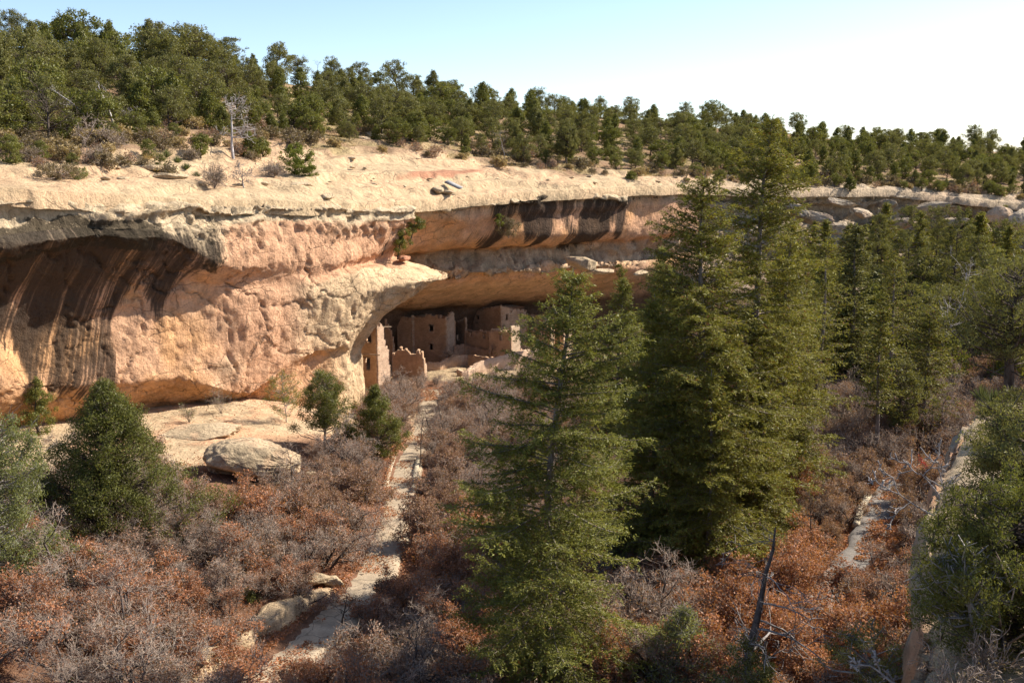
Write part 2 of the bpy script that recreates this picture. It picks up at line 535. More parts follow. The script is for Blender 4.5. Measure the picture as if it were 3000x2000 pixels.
def build_left_cliff():
    T = lambda rim, dz=0: [(rim - 14, 9.0), (rim - 9, 3.6)]
    st = []
    spec = {
        -350: (77, [(562, 1.2), (592, .2), (645, 1.2), (668, -.2), (722, -.5), (775, 1.7), (880, 3.9), (985, 4.6), (1160, 3.2), (1210, 4), (1300, 7)]),
        -150: (81, [(558, 1.2), (590, .2), (640, 1.2), (668, -.2), (718, -.4), (775, 1.8), (880, 4.1), (985, 4.8), (1150, 3.3), (1200, 4), (1290, 7)]),
        0: (85, [(555, 1.2), (588, .2), (642, 1.3), (668, -.2), (722, -.5), (770, 1.7), (880, 3.9), (975, 4.6), (1140, 3.2), (1195, 4), (1290, 7)]),
        130: (88.4, [(560, 1.2), (592, .2), (640, .9), (664, -.1), (710, -.3), (752, 1.7), (865, 4.2), (968, 5.1), (1135, 3.5), (1190, 4.2), (1280, 7)]),
        250: (91.8, [(568, 1.2), (600, .2), (630, .3), (660, .0), (700, .0), (740, 1.8), (860, 4.4), (955, 5.2), (1130, 3.7), (1180, 4.6), (1270, 7.5)]),
        380: (95.5, [(580, 1.2), (608, .2), (634, .2), (665, .0), (702, .0), (740, 1.6), (845, 3.9), (925, 4.7), (1125, 3.1), (1172, 4.8), (1250, 8)]),
        500: (99.6, [(588, 1.2), (615, .3), (640, .2), (670, 0), (704, .05), (742, 1.3), (815, 2.8), (885, 3.6), (1110, 2.3), (1155, 4.5), (1235, 8)]),
        610: (103.5, [(594, 1.1), (612, .3), (626, .6), (655, 0), (770, -.2), (800, 1.1), (830, 2.2), (872, 2.4), (1135, 1.5), (1165, 3.5), (1220, 6.5)]),
        730: (108, [(598, 1), (612, .3), (622, .9), (640, .1), (790, -.35), (815, 1.0), (838, 1.3), (880, 1.0), (1160, .9), (1178, 2.6), (1215, 5)]),
        850: (113, [(600, 1), (612, .3), (622, 1.0), (640, .2), (760, 0), (800, .5), (830, .6), (880, .4), (1060, .6), (1110, 1.6), (1200, 3)]),
        930: (116.5, [(596, 1), (609, .3), (622, 1.0), (640, .2), (775, .2), (808, .8), (828, .0), (880, -.2), (1035, .5), (1050, 1.8), (1230, 1.6)]),
        1000: (120, [(590, 1), (605, .3), (625, .9), (645, .2), (770, .3), (790, 1.0), (804, -.5), (870, -.8), (1010, .3), (1040, 1.0), (1260, .8)]),
    }
    for px in sorted(spec):
        d0, rows = spec[px]
        st.append(station(px, d0, NA, T(rows[0][0]) + rows))
    ex = lambda L: [tuple(P(*c)) for c in L]
    n0 = ex([(1092, 591, 136), (1102, 600, 131), (1110, 607, 128.5), (1112, 620, 127.5), (1112, 632, 128.3), (1110, 650, 127.6), (1082, 752, 127.5), (1072, 772, 128.6), (1098, 784, 125.5), (1130, 840, 124.5), (1062, 965, 124.5), (1030, 1035, 125.5), (1035, 1260, 124)])
    n1 = ex([(1195, 590, 145), (1205, 596, 140), (1215, 600, 136.5), (1222, 612, 134.5), (1222, 624, 135.2), (1219, 642, 134.5), (1162, 728, 134.5), (1150, 752, 136), (1205, 772, 132), (1325, 806, 132), (1128, 925, 130), (1060, 1020, 129.5), (1063, 1260, 128)])
    n1 = np.array(n1)
    off = lambda a, dx, dy, dz: a + np.array([dx, dy, dz])
    n2 = off(n1, -0.9, 2.6, 0.1)
    n3 = off(n1, -4, 9, 0.0)
    n4 = off(n1, -11, 18, 0.0); n4[5:, 2] -= 1.0
    for a in (n0, n1, n2, n3, n4):
        st.append([tuple(p) for p in a])
    V, us, rows, um, vm = loft(st, 0.27, 0.25, 2)
    nr = grid_normals(V)
    if np.sum(nr[10:-60, len(rows) // 2] @ NA) < 0: nr = -nr
    U, Rr = np.meshgrid(us, rows, indexing='ij')
    # relief: big lobes, strata near the cap, scalloped spalls on the wall
    big = fbm(V * 0.13, 3, 11) * 0.75
    med = fbm(V * np.array([0.42, 0.42, 0.30]), 5, 21, .6) * 0.34
    spall = np.abs(fbm(V * np.array([0.9, 0.9, 0.5]), 4, 31)) * 0.22 + cell_blocks(V * np.array([1, 1, .42]), .62, 36) * .20 + cell_blocks(V * np.array([1, 1, .45]), 1.3, 37) * .13
    strata = fbm(np.stack([V[..., 0] * .06, V[..., 1] * .06, V[..., 2] * 1.15], -1), 3, 41) * 0.45 - cell_blocks(V, .55, 43) * .55 - cell_blocks(V * np.array([1, 1, .6]), .17, 44) * .7
    cap = smooth(1.2, 2.2, Rr) * (1 - smooth(5.0, 6.0, Rr))
    under = smooth(6.2, 7, Rr) * (1 - smooth(8.6, 9.2, Rr))
    amp = 0.35 + 0.65 * smooth(0.5, 2.5, Rr)
    disp = big * amp + med * (1 - 0.55 * under) - spall * smooth(2.5, 4, Rr) * (1 - 0.6 * under) + strata * cap
    # dark vertical cracks (narrow grooves)
    cr = np.abs(fbm(V * np.array([0.22, 0.22, 0.16]), 4, 51))
    disp -= 0.35 * (1 - smooth(0.0, 0.035, cr)) * smooth(3, 4, Rr)
    V = V + nr * disp[..., None]
    V[..., 2] += (fbm(np.stack([um * .14, um * 0, um * 0], 1), 4, 64) * .75)[:, None] * smooth(1.2, 2.0, Rr) * (1 - smooth(4.5, 6, Rr))
    px0 = np.interp(us, np.arange(len(sorted(spec)) + 5), list(sorted(spec)) + [1100, 1210, 1215, 1220, 1225])
    PX = np.broadcast_to(px0[:, None], U.shape)
    wig = fbm(V * 0.22, 3, 61)
    # colours by bed
    col = np.broadcast_to(CREAM, V.shape).copy()
    wall = smooth(4.6, 5.4, Rr + 0.6 * wig)
    pinkz = wall * smooth(540, 680, PX + 120 * wig)
    col = lerp(col, PINK, pinkz * (1 - smooth(7.6, 8.4, Rr) * smooth(820, 980, PX)))
    col = lerp(col, np.array([.66, .455, .265]), smooth(7.4, 8.2, Rr) * smooth(820, 980, PX) * .85)
    wl = smooth(5.5, 6.6, Rr) * (1 - smooth(560, 720, PX))
    col = lerp(col, lerp(np.broadcast_to(PINK, V.shape), ORANGE, smooth(-.3, .3, wig)), wl * 0.9)
    low = smooth(9.6, 11, Rr) * (1 - smooth(900, 1040, PX))
    col = lerp(col, ORANGE, low * 0.85)
    col = lerp(col, PINK * 1.05, smooth(9.5, 10.5, Rr) * smooth(700, 800, PX) * (1 - smooth(900, 1000, PX)) * .6)
    # black desert varnish
    st_ = smooth(4.6, 5.5, Rr + 0.5 * wig) * (1 - smooth(9.6, 11.8, Rr + 0.9 * wig)) * (1 - smooth(520, 660, PX + 60 * wig))
    cn = fbm(np.stack([um * .35, um * 0, um * 0], 1), 3, 63)[:, None]
    st_ = smooth(4.6, 5.5, Rr + 0.5 * wig) * (1 - smooth(9.0, 11.6, Rr + 3.4 * cn + .7 * wig)) * (1 - smooth(560, 700, PX + 70 * wig + 38 * (Rr - 6.5)))
    st_ = np.clip(st_ * (1.02 + 0.30 * wig), 0, 1)
    st_ = st_ * (1 - .17 * smooth(8.6, 9.4, Rr))
    st2 = 0.14 * smooth(6.5, 8, Rr) * smooth(880, 960, PX) * (1 - smooth(1060, 1120, PX)) * (1 - smooth(11, 12.5, Rr))
    st2 += 0.55 * smooth(5, 5.6, Rr) * (1 - smooth(6.5, 7, Rr)) * smooth(1050, 1150, PX)
    st_ = np.clip(st_ + st2, 0, 1)
    lic = smooth(3.9, 4.5, Rr + 0.9 * wig) * (1 - smooth(6.6, 7.3, Rr)) * (1 - smooth(600, 720, PX + 60 * wig))
    lic = lic * (1 - 0.9 * smooth(4.6, 5.0, Rr) * (1 - smooth(6.2, 6.6, Rr)) * (1 - smooth(170, 240, PX + 40 * wig)))
    lic = lic * np.clip(0.95 + 0.6 * wig, 0, 1)
    low_l = 0.30 * smooth(8.8, 9.4, Rr) * (1 - smooth(10.6, 11.4, Rr)) * (1 - smooth(380, 520, PX))
    lic = np.clip(lic + low_l * np.clip(.5 + wig, 0, 1), 0, 1)
    suv = np.stack(np.meshgrid(um, vm, indexing='ij') + [np.zeros_like(U)], -1)
    suv[..., 0] += .26 * np.maximum(0, suv[..., 1] - np.interp(6.5, rows, vm))
    ca = np.concatenate([col, np.ones(col.shape[:2] + (1,))], -1)
    me = new_mesh('cliff_wall', V.reshape(-1, 3), grid_quads(V.shape[0], V.shape[1]), M['cliff'],
                  {'Col': ('FLOAT_COLOR', ca), 'stain': ('FLOAT', st_), 'lichen': ('FLOAT', lic), 'suv': ('FLOAT_VECTOR', suv)}, True)
    o = link('cliff', me)
    tag(o, 'orange sandstone cliff streaked with black under a cream rim, left of the alcove', 'cliff', kind='structure')

def build_alcove_cliff():
    T = lambda rim: [(rim - 12, 11.0), (rim - 7, 4.0)]
    spec = [
        (1130, 128, NBn, [(610, 1.5), (632, .8), (665, 2), (700, 4), (740, 6), (770, 8), (785, 9), (800, 9), (845, 14), (880, 20), (905, 26), (1090, 30)]),
        (1240, 138, NBn, [(600, 1), (622, .3), (645, 1.4), (690, 3.6), (725, 5), (755, 8.2), (782, 8.8), (802, 6.6), (842, 11.5), (880, 18), (905, 25), (1085, 29)]),
        (1400, 147, NBn, [(577, 1.2), (607, .2), (622, 1), (660, 3), (705, 4.4), (738, 7.2), (772, 8.0), (800, 5.5), (842, 10), (882, 17), (905, 24), (1075, 28)]),
        (1520, 153.5, NBn, [(568, 1.2), (592, .1), (606, 1.2), (645, 2.9), (698, 3.3), (735, 6.4), (766, 7.0), (797, 4.6), (838, 9), (879, 16), (903, 23), (1068, 27)]),
        (1600, 158, NBn, [(562, 1.2), (585, .1), (600, 1.2), (632, 2.5), (690, 2.2), (730, 5.0), (760, 5.6), (793, 3.5), (835, 8), (875, 15), (900, 22), (1062, 26)]),
        (1800, 171, NBn, [(552, 1.2), (575, .1), (595, 1.1), (622, 2.2), (682, 1.8), (715, 4.0), (752, 5), (778, 3.0), (820, 7), (862, 13), (892, 20), (1055, 24)]),
        (1900, 178.5, NBn, [(548, 1), (566, .1), (588, .9), (612, 1.5), (668, 1.6), (705, 2.9), (748, 4), (774, 2.4), (812, 5), (852, 10), (886, 15), (1045, 18)]),
        (1965, 183, NBn, [(545, 1), (560, .1), (580, .8), (610, 1.0), (660, 1.2), (700, 1.8), (745, 2.6), (768, 1.6), (800, 3), (840, 6), (880, 9), (1030, 11)]),
        (2080, 192, ND, [(545, 1), (556, 0), (575, .6), (600, .4), (640, .6), (680, .4), (700, 0), (720, -.5), (740, -1), (765, -2), (800, -4), (930, -5)]),
        (2300, 205, ND, [(555, 1), (566, 0), (595, .2), (606, .6), (625, -.8), (650, -2.4), (672, -3.4), (690, -4), (706, -4.2), (725, -4.6), (760, -5.5), (900, -7)]),
        (2430, 214, ND, [(556, 1), (567, .1), (582, .8), (598, .4), (612, 1.4), (628, .4), (650, -1.5), (672, -2.8), (690, -3.4), (712, -4), (745, -5), (860, -6.5)]),
        (2560, 222, ND, [(558, 1), (568, .2), (584, .9), (600, .3), (616, 1.4), (630, .6), (644, -.4), (658, -.9), (674, -1.8), (694, -2.6), (730, -4), (840, -5.5)]),
        (2680, 228, ND, [(552, 1.2), (572, -.2), (592, -.4), (606, .8), (622, 1.0), (640, 1.2), (652, .2), (664, -.5), (680, -1.2), (700, -2), (735, -3), (840, -4.5)]),
        (2790, 233, ND, [(562, 1.2), (580, -.4), (602, -.7), (622, .5), (640, 1.1), (655, 1.0), (662, -1), (680, -1.6), (700, -2), (720, -2.4), (745, -3), (850, -4.5)]),
        (3000, 240, ND, [(600, 1.2), (622, -.5), (646, -.7), (664, .7), (680, .9), (690, .4), (700, -1.2), (715, -1.8), (730, -2.2), (750, -2.6), (780, -3.4), (880, -5)]),
        (3450, 249, ND, [(645, 1.2), (666, -.5), (690, -.7), (708, .6), (722, .6), (734, .2), (746, -1.2), (760, -1.8), (776, -2.2), (795, -2.6), (822, -3.4), (920, -5)]),
    ]
    st = [station(px, d0, nn, T(rows[0][0]) + rows) for px, d0, nn, rows in spec]
    V, us, rows, um, vm = loft(st, 0.36, 0.32, 2)
    nr = grid_normals(V)
    if np.sum(nr[60:200, len(rows) // 4] @ NBn) < 0: nr = -nr
    U, Rr = np.meshgrid(us, rows, indexing='ij')
    pxl = np.interp(us, np.arange(len(spec)), [s[0] for s in spec])
    PX = np.broadcast_to(pxl[:, None], U.shape)
    far = smooth(2000, 2150, PX)
    big = fbm(V * 0.12, 3, 111) * 0.7
    med = fbm(V * 0.4, 4, 121) * 0.34
    strata = fbm(np.stack([V[..., 0] * .05, V[..., 1] * .05, V[..., 2] * 1.3], -1), 3, 141) * 0.5 - cell_blocks(V, .45, 143) * .9 - cell_blocks(V * np.array([1, 1, .6]), .16, 145) * .7 - far * cell_blocks(V, .16, 144) * 1.8
    cap = smooth(1.2, 2.2, Rr) * (1 - smooth(3.8, 4.6, Rr))
    shelf = smooth(6.6, 7.4, Rr) * (1 - smooth(9.0, 9.6, Rr))
    blocks = np.abs(fbm(V * np.array([.5, .5, .9]), 3, 151)) * 0.9 + cell_blocks(V, .42, 152) * 1.0
    disp = big * (0.3 + .7 * smooth(.5, 2.5, Rr)) + med + strata * np.clip(cap + shelf + far * smooth(1.5, 2.5, Rr), 0, 1) - blocks * np.clip(shelf * (.8 + .5 * (1 - smooth(1380, 1480, PX))) + far * smooth(3, 4, Rr) * 1.1, 0, 1)
    V = V + nr * disp[..., None]
    V[..., 2] += (fbm(np.stack([um * .12, um * 0, um * 0], 1), 4, 164) * .8)[:, None] * smooth(1.2, 2.0, Rr) * (1 - smooth(3.2, 4.5, Rr))
    wig = fbm(V * 0.2, 3, 161)
    col = np.broadcast_to(CREAM, V.shape).copy()
    wall = smooth(3.6, 4.4, Rr + .4 * wig)
    col = lerp(col, lerp(np.broadcast_to(PINK, V.shape), ORANGE, smooth(-.3, .4, wig)), wall)
    shl = smooth(6.9, 7.6, Rr) * (1 - smooth(9, 9.5, Rr))
    col = lerp(col, CREAM * .92, shl * .55 * smooth(1300, 1500, PX) + shl * .15)
    ceil = smooth(9.3, 10, Rr)
    col = lerp(col, np.array([.66, .44, .27]), ceil * .9)  # ceiling paler than the wall: bounce light put into its colour
    back_dark = smooth(11.2, 12.1, Rr + .3 * wig)  # darkens the rear wall of the cave
    col = lerp(col, np.array([0.10, 0.07, 0.05]), back_dark * .85)
    col = lerp(col, lerp(np.broadcast_to(GREYR, V.shape), CREAM * .8, smooth(-.2, .3, wig)), far)
    st_ = smooth(3.0, 3.6, Rr + .4 * wig) * (1 - smooth(7.0, 8.6, Rr + .6 * wig)) * smooth(1370, 1500, PX + 60 * wig) * (1 - smooth(1830, 1960, PX + 60 * wig))
    cn = fbm(np.stack([um * .30, um * 0, um * 0], 1), 3, 163)[:, None]
    st_ = st_ * (1 - smooth(5.6, 7.4, Rr + 3.2 * cn + .5 * wig))
    st_ = np.clip(st_ * (0.92 + .3 * wig), 0, 1)
    st_ = np.clip(st_ + .4 * ceil * (1 - back_dark) * np.clip(.35 + wig, 0, 1) + .45 * smooth(3.2, 4, Rr) * (1 - smooth(6, 7, Rr)) * (1 - smooth(1380, 1480, PX)) * np.clip(.5 + wig, 0, 1), 0, 1) * (1 - .6 * far)
    lic = smooth(2.8, 3.3, Rr) * (1 - smooth(4, 4.6, Rr)) * smooth(1420, 1500, PX) * (1 - far) * np.clip(.6 + .8 * wig, 0, 1)
    lic = np.clip(lic + far * .45 * smooth(3.5, 4.2, Rr) * np.clip(.4 + wig, 0, 1), 0, 1)
    suv = np.stack(np.meshgrid(um, vm, indexing='ij') + [np.zeros_like(U)], -1)
    suv[..., 0] += .30 * suv[..., 1]
    ca = np.concatenate([col, np.ones(col.shape[:2] + (1,))], -1)
    me = new_mesh('alcove_cliff', V.reshape(-1, 3), grid_quads(V.shape[0], V.shape[1]), M['cliff'],
                  {'Col': ('FLOAT_COLOR', ca), 'stain': ('FLOAT', st_), 'lichen': ('FLOAT', lic), 'suv': ('FLOAT_VECTOR', suv)}, True)
    o = link('cliff', me)
    tag(o, 'overhanging sandstone alcove with a streaked rim above the ruins', 'cliff', kind='structure')

# mesa top: slickrock, forest floor, hill crest
MESA = [
    (-500, [(570, 73), (505, 80), (440, 90), (330, 112), (120, 165)]),
    (0, [(555, 85), (495, 93), (430, 103), (335, 125), (148, 175)]),
    (300, [(572, 94), (510, 102), (425, 113), (362, 130), (178, 185)]),
    (600, [(594, 103), (520, 113), (405, 132), (372, 142), (215, 195)]),
    (900, [(598, 115), (505, 128), (415, 152), (372, 168), (250, 215)]),
    (1150, [(604, 131), (510, 142), (425, 166), (384, 182), (285, 230)]),
    (1400, [(577, 147), (522, 156), (455, 177), (395, 200), (312, 245)]),
    (1700, [(557, 164.5), (532, 170), (500, 179), (425, 206), (340, 260)]),
    (1950, [(545, 182), (526, 188), (512, 194), (435, 222), (362, 275)]),
    (2300, [(555, 205), (534, 212), (500, 220), (445, 246), (392, 290)]),
    (2600, [(556, 225), (543, 230), (524, 236), (472, 262), (422, 305)]),
    (3000, [(600, 240), (580, 245), (556, 251), (505, 277), (452, 320)]),
    (3500, [(650, 250), (630, 255), (604, 262), (545, 290), (482, 330)]),
]
MPX = np.array([m[0] for m in MESA], float)
def mesa_pt(px, s):
    """s: row coordinate 0 rim .. 4 crest"""
    rows = np.array([[ (py, d) for py, d in m[1]] for m in MESA])   # st,5,2
    k = int(min(s, 3.999)); f = s - k
    py = np.interp(px, MPX, rows[:, k, 0] * (1 - f) + rows[:, k + 1, 0] * f)
    d = np.interp(px, MPX, rows[:, k, 1] * (1 - f) + rows[:, k + 1, 1] * f)
    return P(px, py, d)
def mesa_hit(px, py):
    ss = np.linspace(0, 4, 400)
    yy = np.array([proj(mesa_pt(px, s))[1] for s in ss])
    k = np.argmin(np.abs(yy - py))
    return mesa_pt(px, ss[k])

def build_mesa():
    pxs = np.linspace(-500, 3500, 640)
    st = []
    for px in pxs:
        a = mesa_pt(px, 0.0)
        b = mesa_pt(px, 0.12)
        c4 = mesa_pt(px, 4)
        dirn = (c4 - a); dirn[2] = 0; dirn /= np.linalg.norm(dirn)
        rows = [b + np.array([0, 0, -1.6])]
        for s in np.linspace(0.12, 1, 26): rows.append(mesa_pt(px, s))
        for s in np.linspace(1, 2, 36)[1:]: rows.append(mesa_pt(px, s))
        for s in np.linspace(2, 4, 50)[1:]: rows.append(mesa_pt(px, s))
        for k, (dd, dz) in enumerate(((15, -.5), (45, -5), (120, -22), (400, -60))):
            rows.append(c4 + dirn * dd + np.array([0, 0, dz]))
        st.append(rows)
    V = np.array(st)
    # smooth along px
    for _ in range(12):
        W = V.copy(); W[1:-1] = (V[:-2] + 2 * V[1:-1] + V[2:]) / 4; V = W
    nv = V.shape[1]
    dn = V[:, -1] - V[:, 0]; dn[:, 2] = 0; dn /= np.linalg.norm(dn, axis=1, keepdims=True)
    rimn = fbm(V[:, 0] * np.array([.11, .11, 0]), 5, 205, .55) * 1.9
    fall = np.exp(-np.linspace(0, 8, nv) ** 1.4)
    V += (dn * rimn[:, None])[:, None, :] * fall[None, :, None]
    V[:, :, 2] -= (np.abs(rimn) * .25)[:, None] * fall[None, :]
    sI = np.r_[0.1, np.linspace(.12, 1, 26), np.linspace(1, 2, 36)[1:], np.linspace(2, 4, 50)[1:], 4.2, 4.5, 5, 6]
    S = np.broadcast_to(sI[None], V.shape[:2])
    PX = np.broadcast_to(pxs[:, None], V.shape[:2])
    # slickrock relief: terraces along beds
    n1 = fbm(V * np.array([.09, .09, .2]), 4, 211)
    n2 = fbm(V * np.array([.5, .35, .5]), 4, 221)
    terr = V[..., 2] * 0.62 + 1.3 * n1 + .25 * n2
    tz = (np.round(terr) + 0.5 * np.tanh((terr - np.round(terr)) * 6) - terr) / 0.62
    V[..., 2] += np.where(S > 0.11, 0.55 * n1 + 0.16 * n2 + 0.85 * tz * (1 - smooth(2.2, 2.8, S)), 0) * smooth(.12, .4, S)
    wig = fbm(V * .1, 4, 231)
    col = np.broadcast_to(CREAM * np.array([.96, .915, .86]), V.shape).copy()
    col = lerp(col, PINK * 1.08, .35 * smooth(-.1, .4, fbm(V * np.array([.12, .06, .5]), 3, 241)))
    soil = smooth(1.75, 2.15, S + .75 * wig + .5 * smooth(2100, 2400, PX) + .45 * smooth(500, 250, PX) * smooth(.6, 1.2, S))
    dirt = lerp(np.broadcast_to(np.array([.30, .19, .115]), V.shape), np.array([.36, .27, .14]), smooth(-.2, .3, fbm(V * .3, 3, 251)))
    col = lerp(col, dirt, soil)
    col = lerp(col, GREYR * .9, .6 * smooth(1950, 2250, PX) * (1 - soil))
    red = np.exp(-((PX - 1300) / 95.) ** 2 - ((S - 1.12 - (1300 - PX) * .0012 * -1) / .13) ** 2)
    red = smooth(.25, .5, 1.25 * red + .35 * fbm(V * .5, 3, 261))
    col = lerp(col, REDS * 1.15, red * .9)
    z0 = np.zeros(V.shape[:2])
    suv = np.zeros(V.shape)
    ca = np.concatenate([col, np.ones(col.shape[:2] + (1,))], -1)
    me = new_mesh('mesa_top', V.reshape(-1, 3), grid_quads(V.shape[0], nv), M['boulder'], {'Col': ('FLOAT_COLOR', ca)}, True)
    tag(link('mesa', me), 'pale slickrock bench and wooded mesa hillside above the cliffs', 'hillside', kind='structure')

# paths ------------------------------------------------------------------
PATH_L = [(1262, 1120, 136), (1265, 1145, 133), (1262, 1175, 130), (1255, 1215, 124), (1240, 1260, 115), (1215, 1310, 105), (1192, 1345, 98), (1178, 1390, 91), (1170, 1440, 85), (1158, 1500, 78), (1140, 1570, 72), (1108, 1640, 67), (1060, 1735, 61), (980, 1810, 57), (900, 1880, 53), (780, 1970, 48), (640, 2070, 44)]
PATH_R = [(2740, 1360, 88), (2690, 1395, 84), (2640, 1428, 80), (2598, 1465, 75.5), (2582, 1510, 71.5), (2570, 1560, 68), (2545, 1610, 65), (2505, 1670, 61.5), (2440, 1745, 57), (2330, 1830, 52)]
def path_line(L, n):
    pts = np.array([floor_at(px, d) for px, py, d in L])
    t = np.arange(len(pts))
    q = np.linspace(0, len(pts) - 1, n)
    out = np.stack([np.interp(q, t, pts[:, k]) for k in range(3)], 1)
    for _ in range(6):
        o2 = out.copy(); o2[1:-1] = (out[:-2] + 2 * out[1:-1] + out[2:]) / 4; out = o2
    out[:, 2] = gz(out[:, 0], out[:, 1])
    return out
LINE_L = path_line(PATH_L, 160)
LINE_R = path_line(PATH_R, 90)
def path_dist(x, y):
    x = np.asarray(x, float); y = np.asarray(y, float)
    q = np.stack([x.ravel(), y.ravel()], 1)
    o = np.full(len(q), 1e9)
    for Ln in (LINE_L, LINE_R):
        for a in range(0, len(q), 20000):
            o[a:a + 20000] = np.minimum(o[a:a + 20000], np.linalg.norm(q[a:a + 20000, None] - Ln[None, :, :2], axis=2).min(1))
    return o.reshape(x.shape)

def foot_dist(x, y):
    """signed distance in front of the left cliff's base line (metres)"""
    a = P(0, 560, 85); 
    return (np.asarray(x) - a[0]) * NA[0] + (np.asarray(y) - a[1]) * NA[1]

def build_floor():
    xs = np.r_[np.linspace(-170, -60, 50)[:-1], np.linspace(-60, 62, 330), np.linspace(62, 240, 60)[1:]]
    ys = np.r_[np.linspace(-40, 38, 24)[:-1], np.linspace(38, 160, 320), np.linspace(160, 290, 120)[1:]]
    X, Y = np.meshgrid(xs, ys, indexing='ij')
    Z = gz(X, Y)
    pd = path_dist(X, Y)
    V = np.stack([X, Y, Z], -1)
    n1 = fbm(V * np.array([.16, .16, 0]), 4, 311); n2 = fbm(V * np.array([.7, .7, 0]), 3, 321)
    k = smooth(1.0, 3.0, pd)
    fd = foot_dist(X, Y)
    onledge = smooth(16, 11, fd + 2.5 * n1) * smooth(70, 78, Y) * (1 - smooth(122, 130, Y))
    cave = smooth(141, 146, Y + .3 * (X + 8)) * smooth(30, 22, X) * smooth(200, 190, Y)
    slope = smooth(130, 160, Y) * smooth(30, 45, X)
    rough = fbm(V * np.array([.28, .28, 0]), 4, 331)
    V[..., 2] += k * (0.55 * n1 * (1 - cave) + 0.14 * n2) * (1 - .5 * onledge) + slope * (1.6 * rough)
    col = np.broadcast_to(np.array([.21, .115, .07]), V.shape).copy()
    col = lerp(col, np.array([.30, .15, .09]), smooth(-.1, .4, fbm(V * np.array([.4, .4, 0]), 4, 341)))
    col = lerp(col, CREAM * np.array([1.0, .96, .92]), onledge)
    col = lerp(col, PINK * np.array([1.05, .95, .9]), onledge * smooth(.0, .35, n1 + .3 * n2) * .55)
    col = lerp(col, np.array([.42, .31, .19]), cave)
    col = lerp(col, lerp(np.broadcast_to(np.array([.20, .135, .09]), V.shape), GREYR * .8, smooth(-.1, .3, rough)), slope * .85)
    ca = np.concatenate([col, np.ones(col.shape[:2] + (1,))], -1)
    me = new_mesh('canyon_floor', V.reshape(-1, 3), grid_quads(len(xs), len(ys)), M['boulder'], {'Col': ('FLOAT_COLOR', ca)}, True)
    tag(link('ground', me), 'leaf strewn canyon floor with a pale ledge along the cliff foot', 'ground', kind='structure')

def build_paths():
    for key, lo, hi in (('path', (.31, .24, .165), (.43, .335, .23)), ('path2', (.17, .15, .13), (.25, .22, .19))):
        t = NT('worn_paving')
        pos = t.n('ShaderNodeNewGeometry').outputs['Position']
        a = t.noise(pos, 1.2, 7, .65); b = t.noise(pos, 9, 5, .7)
        c = t.mix(t.ramp(a, [(.35, 0.), (.65, 1.)]), lo, hi)
        c = t.mix(.7, c, t.ramp(b, [(.25, .6), (.75, 1.3)]), 'MULTIPLY')
        ck = t.n('ShaderNodeTexVoronoi', feature='DISTANCE_TO_EDGE'); ck.inputs['Scale'].default_value = .5
        cw = t.n('ShaderNodeVectorMath', operation='ADD'); cn_ = t.n('ShaderNodeTexNoise'); cn_.inputs['Scale'].default_value = .8; cn_.inputs['Detail'].default_value = 5
        t.l(pos, cn_.inputs['Vector']); t.l(pos, cw.inputs[0]); t.l(cn_.outputs['Color'], cw.inputs[1]); t.l(cw.outputs[0], ck.inputs['Vector'])
        c = t.mix(t.ramp(ck.outputs['Distance'], [(0., .6), (.03, 0.)]), c, (.07, .055, .04))
        M[key] = t.principled(c, .95, t.bump(b, .6, .06), .08)
    for Ln, wd, lab in ((LINE_L, 1.45, 'paved footpath curving from the lower left up to the alcove ruins'), (LINE_R, 1.35, 'short bend of grey paved footpath among red oaks at right')):
        tg = np.gradient(Ln, axis=0); tg[:, 2] = 0; tg /= np.linalg.norm(tg, axis=1, keepdims=True)
        sd_ = np.stack([-tg[:, 1], tg[:, 0], np.zeros(len(tg))], 1)
        w_ = wd * (1 + .18 * fbm(np.stack([np.arange(len(Ln)) * .15, np.zeros(len(Ln)), np.zeros(len(Ln))], 1), 3, 5))
        rows = []
        for k in (-1.25, -1.0, -.6, -.2, .2, .6, 1.0, 1.25):
            p = Ln + sd_ * (w_ * k)[:, None]
            p = p.copy(); p[:, 2] = Ln[:, 2] + (.13 if abs(k) <= 1 else -.35)
            p[:, 2] += .02 * rng.normal(size=len(p))
            rows.append(p)
        V = np.stack(rows, 1)
        me = new_mesh('path', V.reshape(-1, 3), grid_quads(V.shape[0], V.shape[1]), M['path'] if lab.startswith('paved') else M['path2'], None, True)
        tag(link('path', me), lab, 'path', kind='structure')

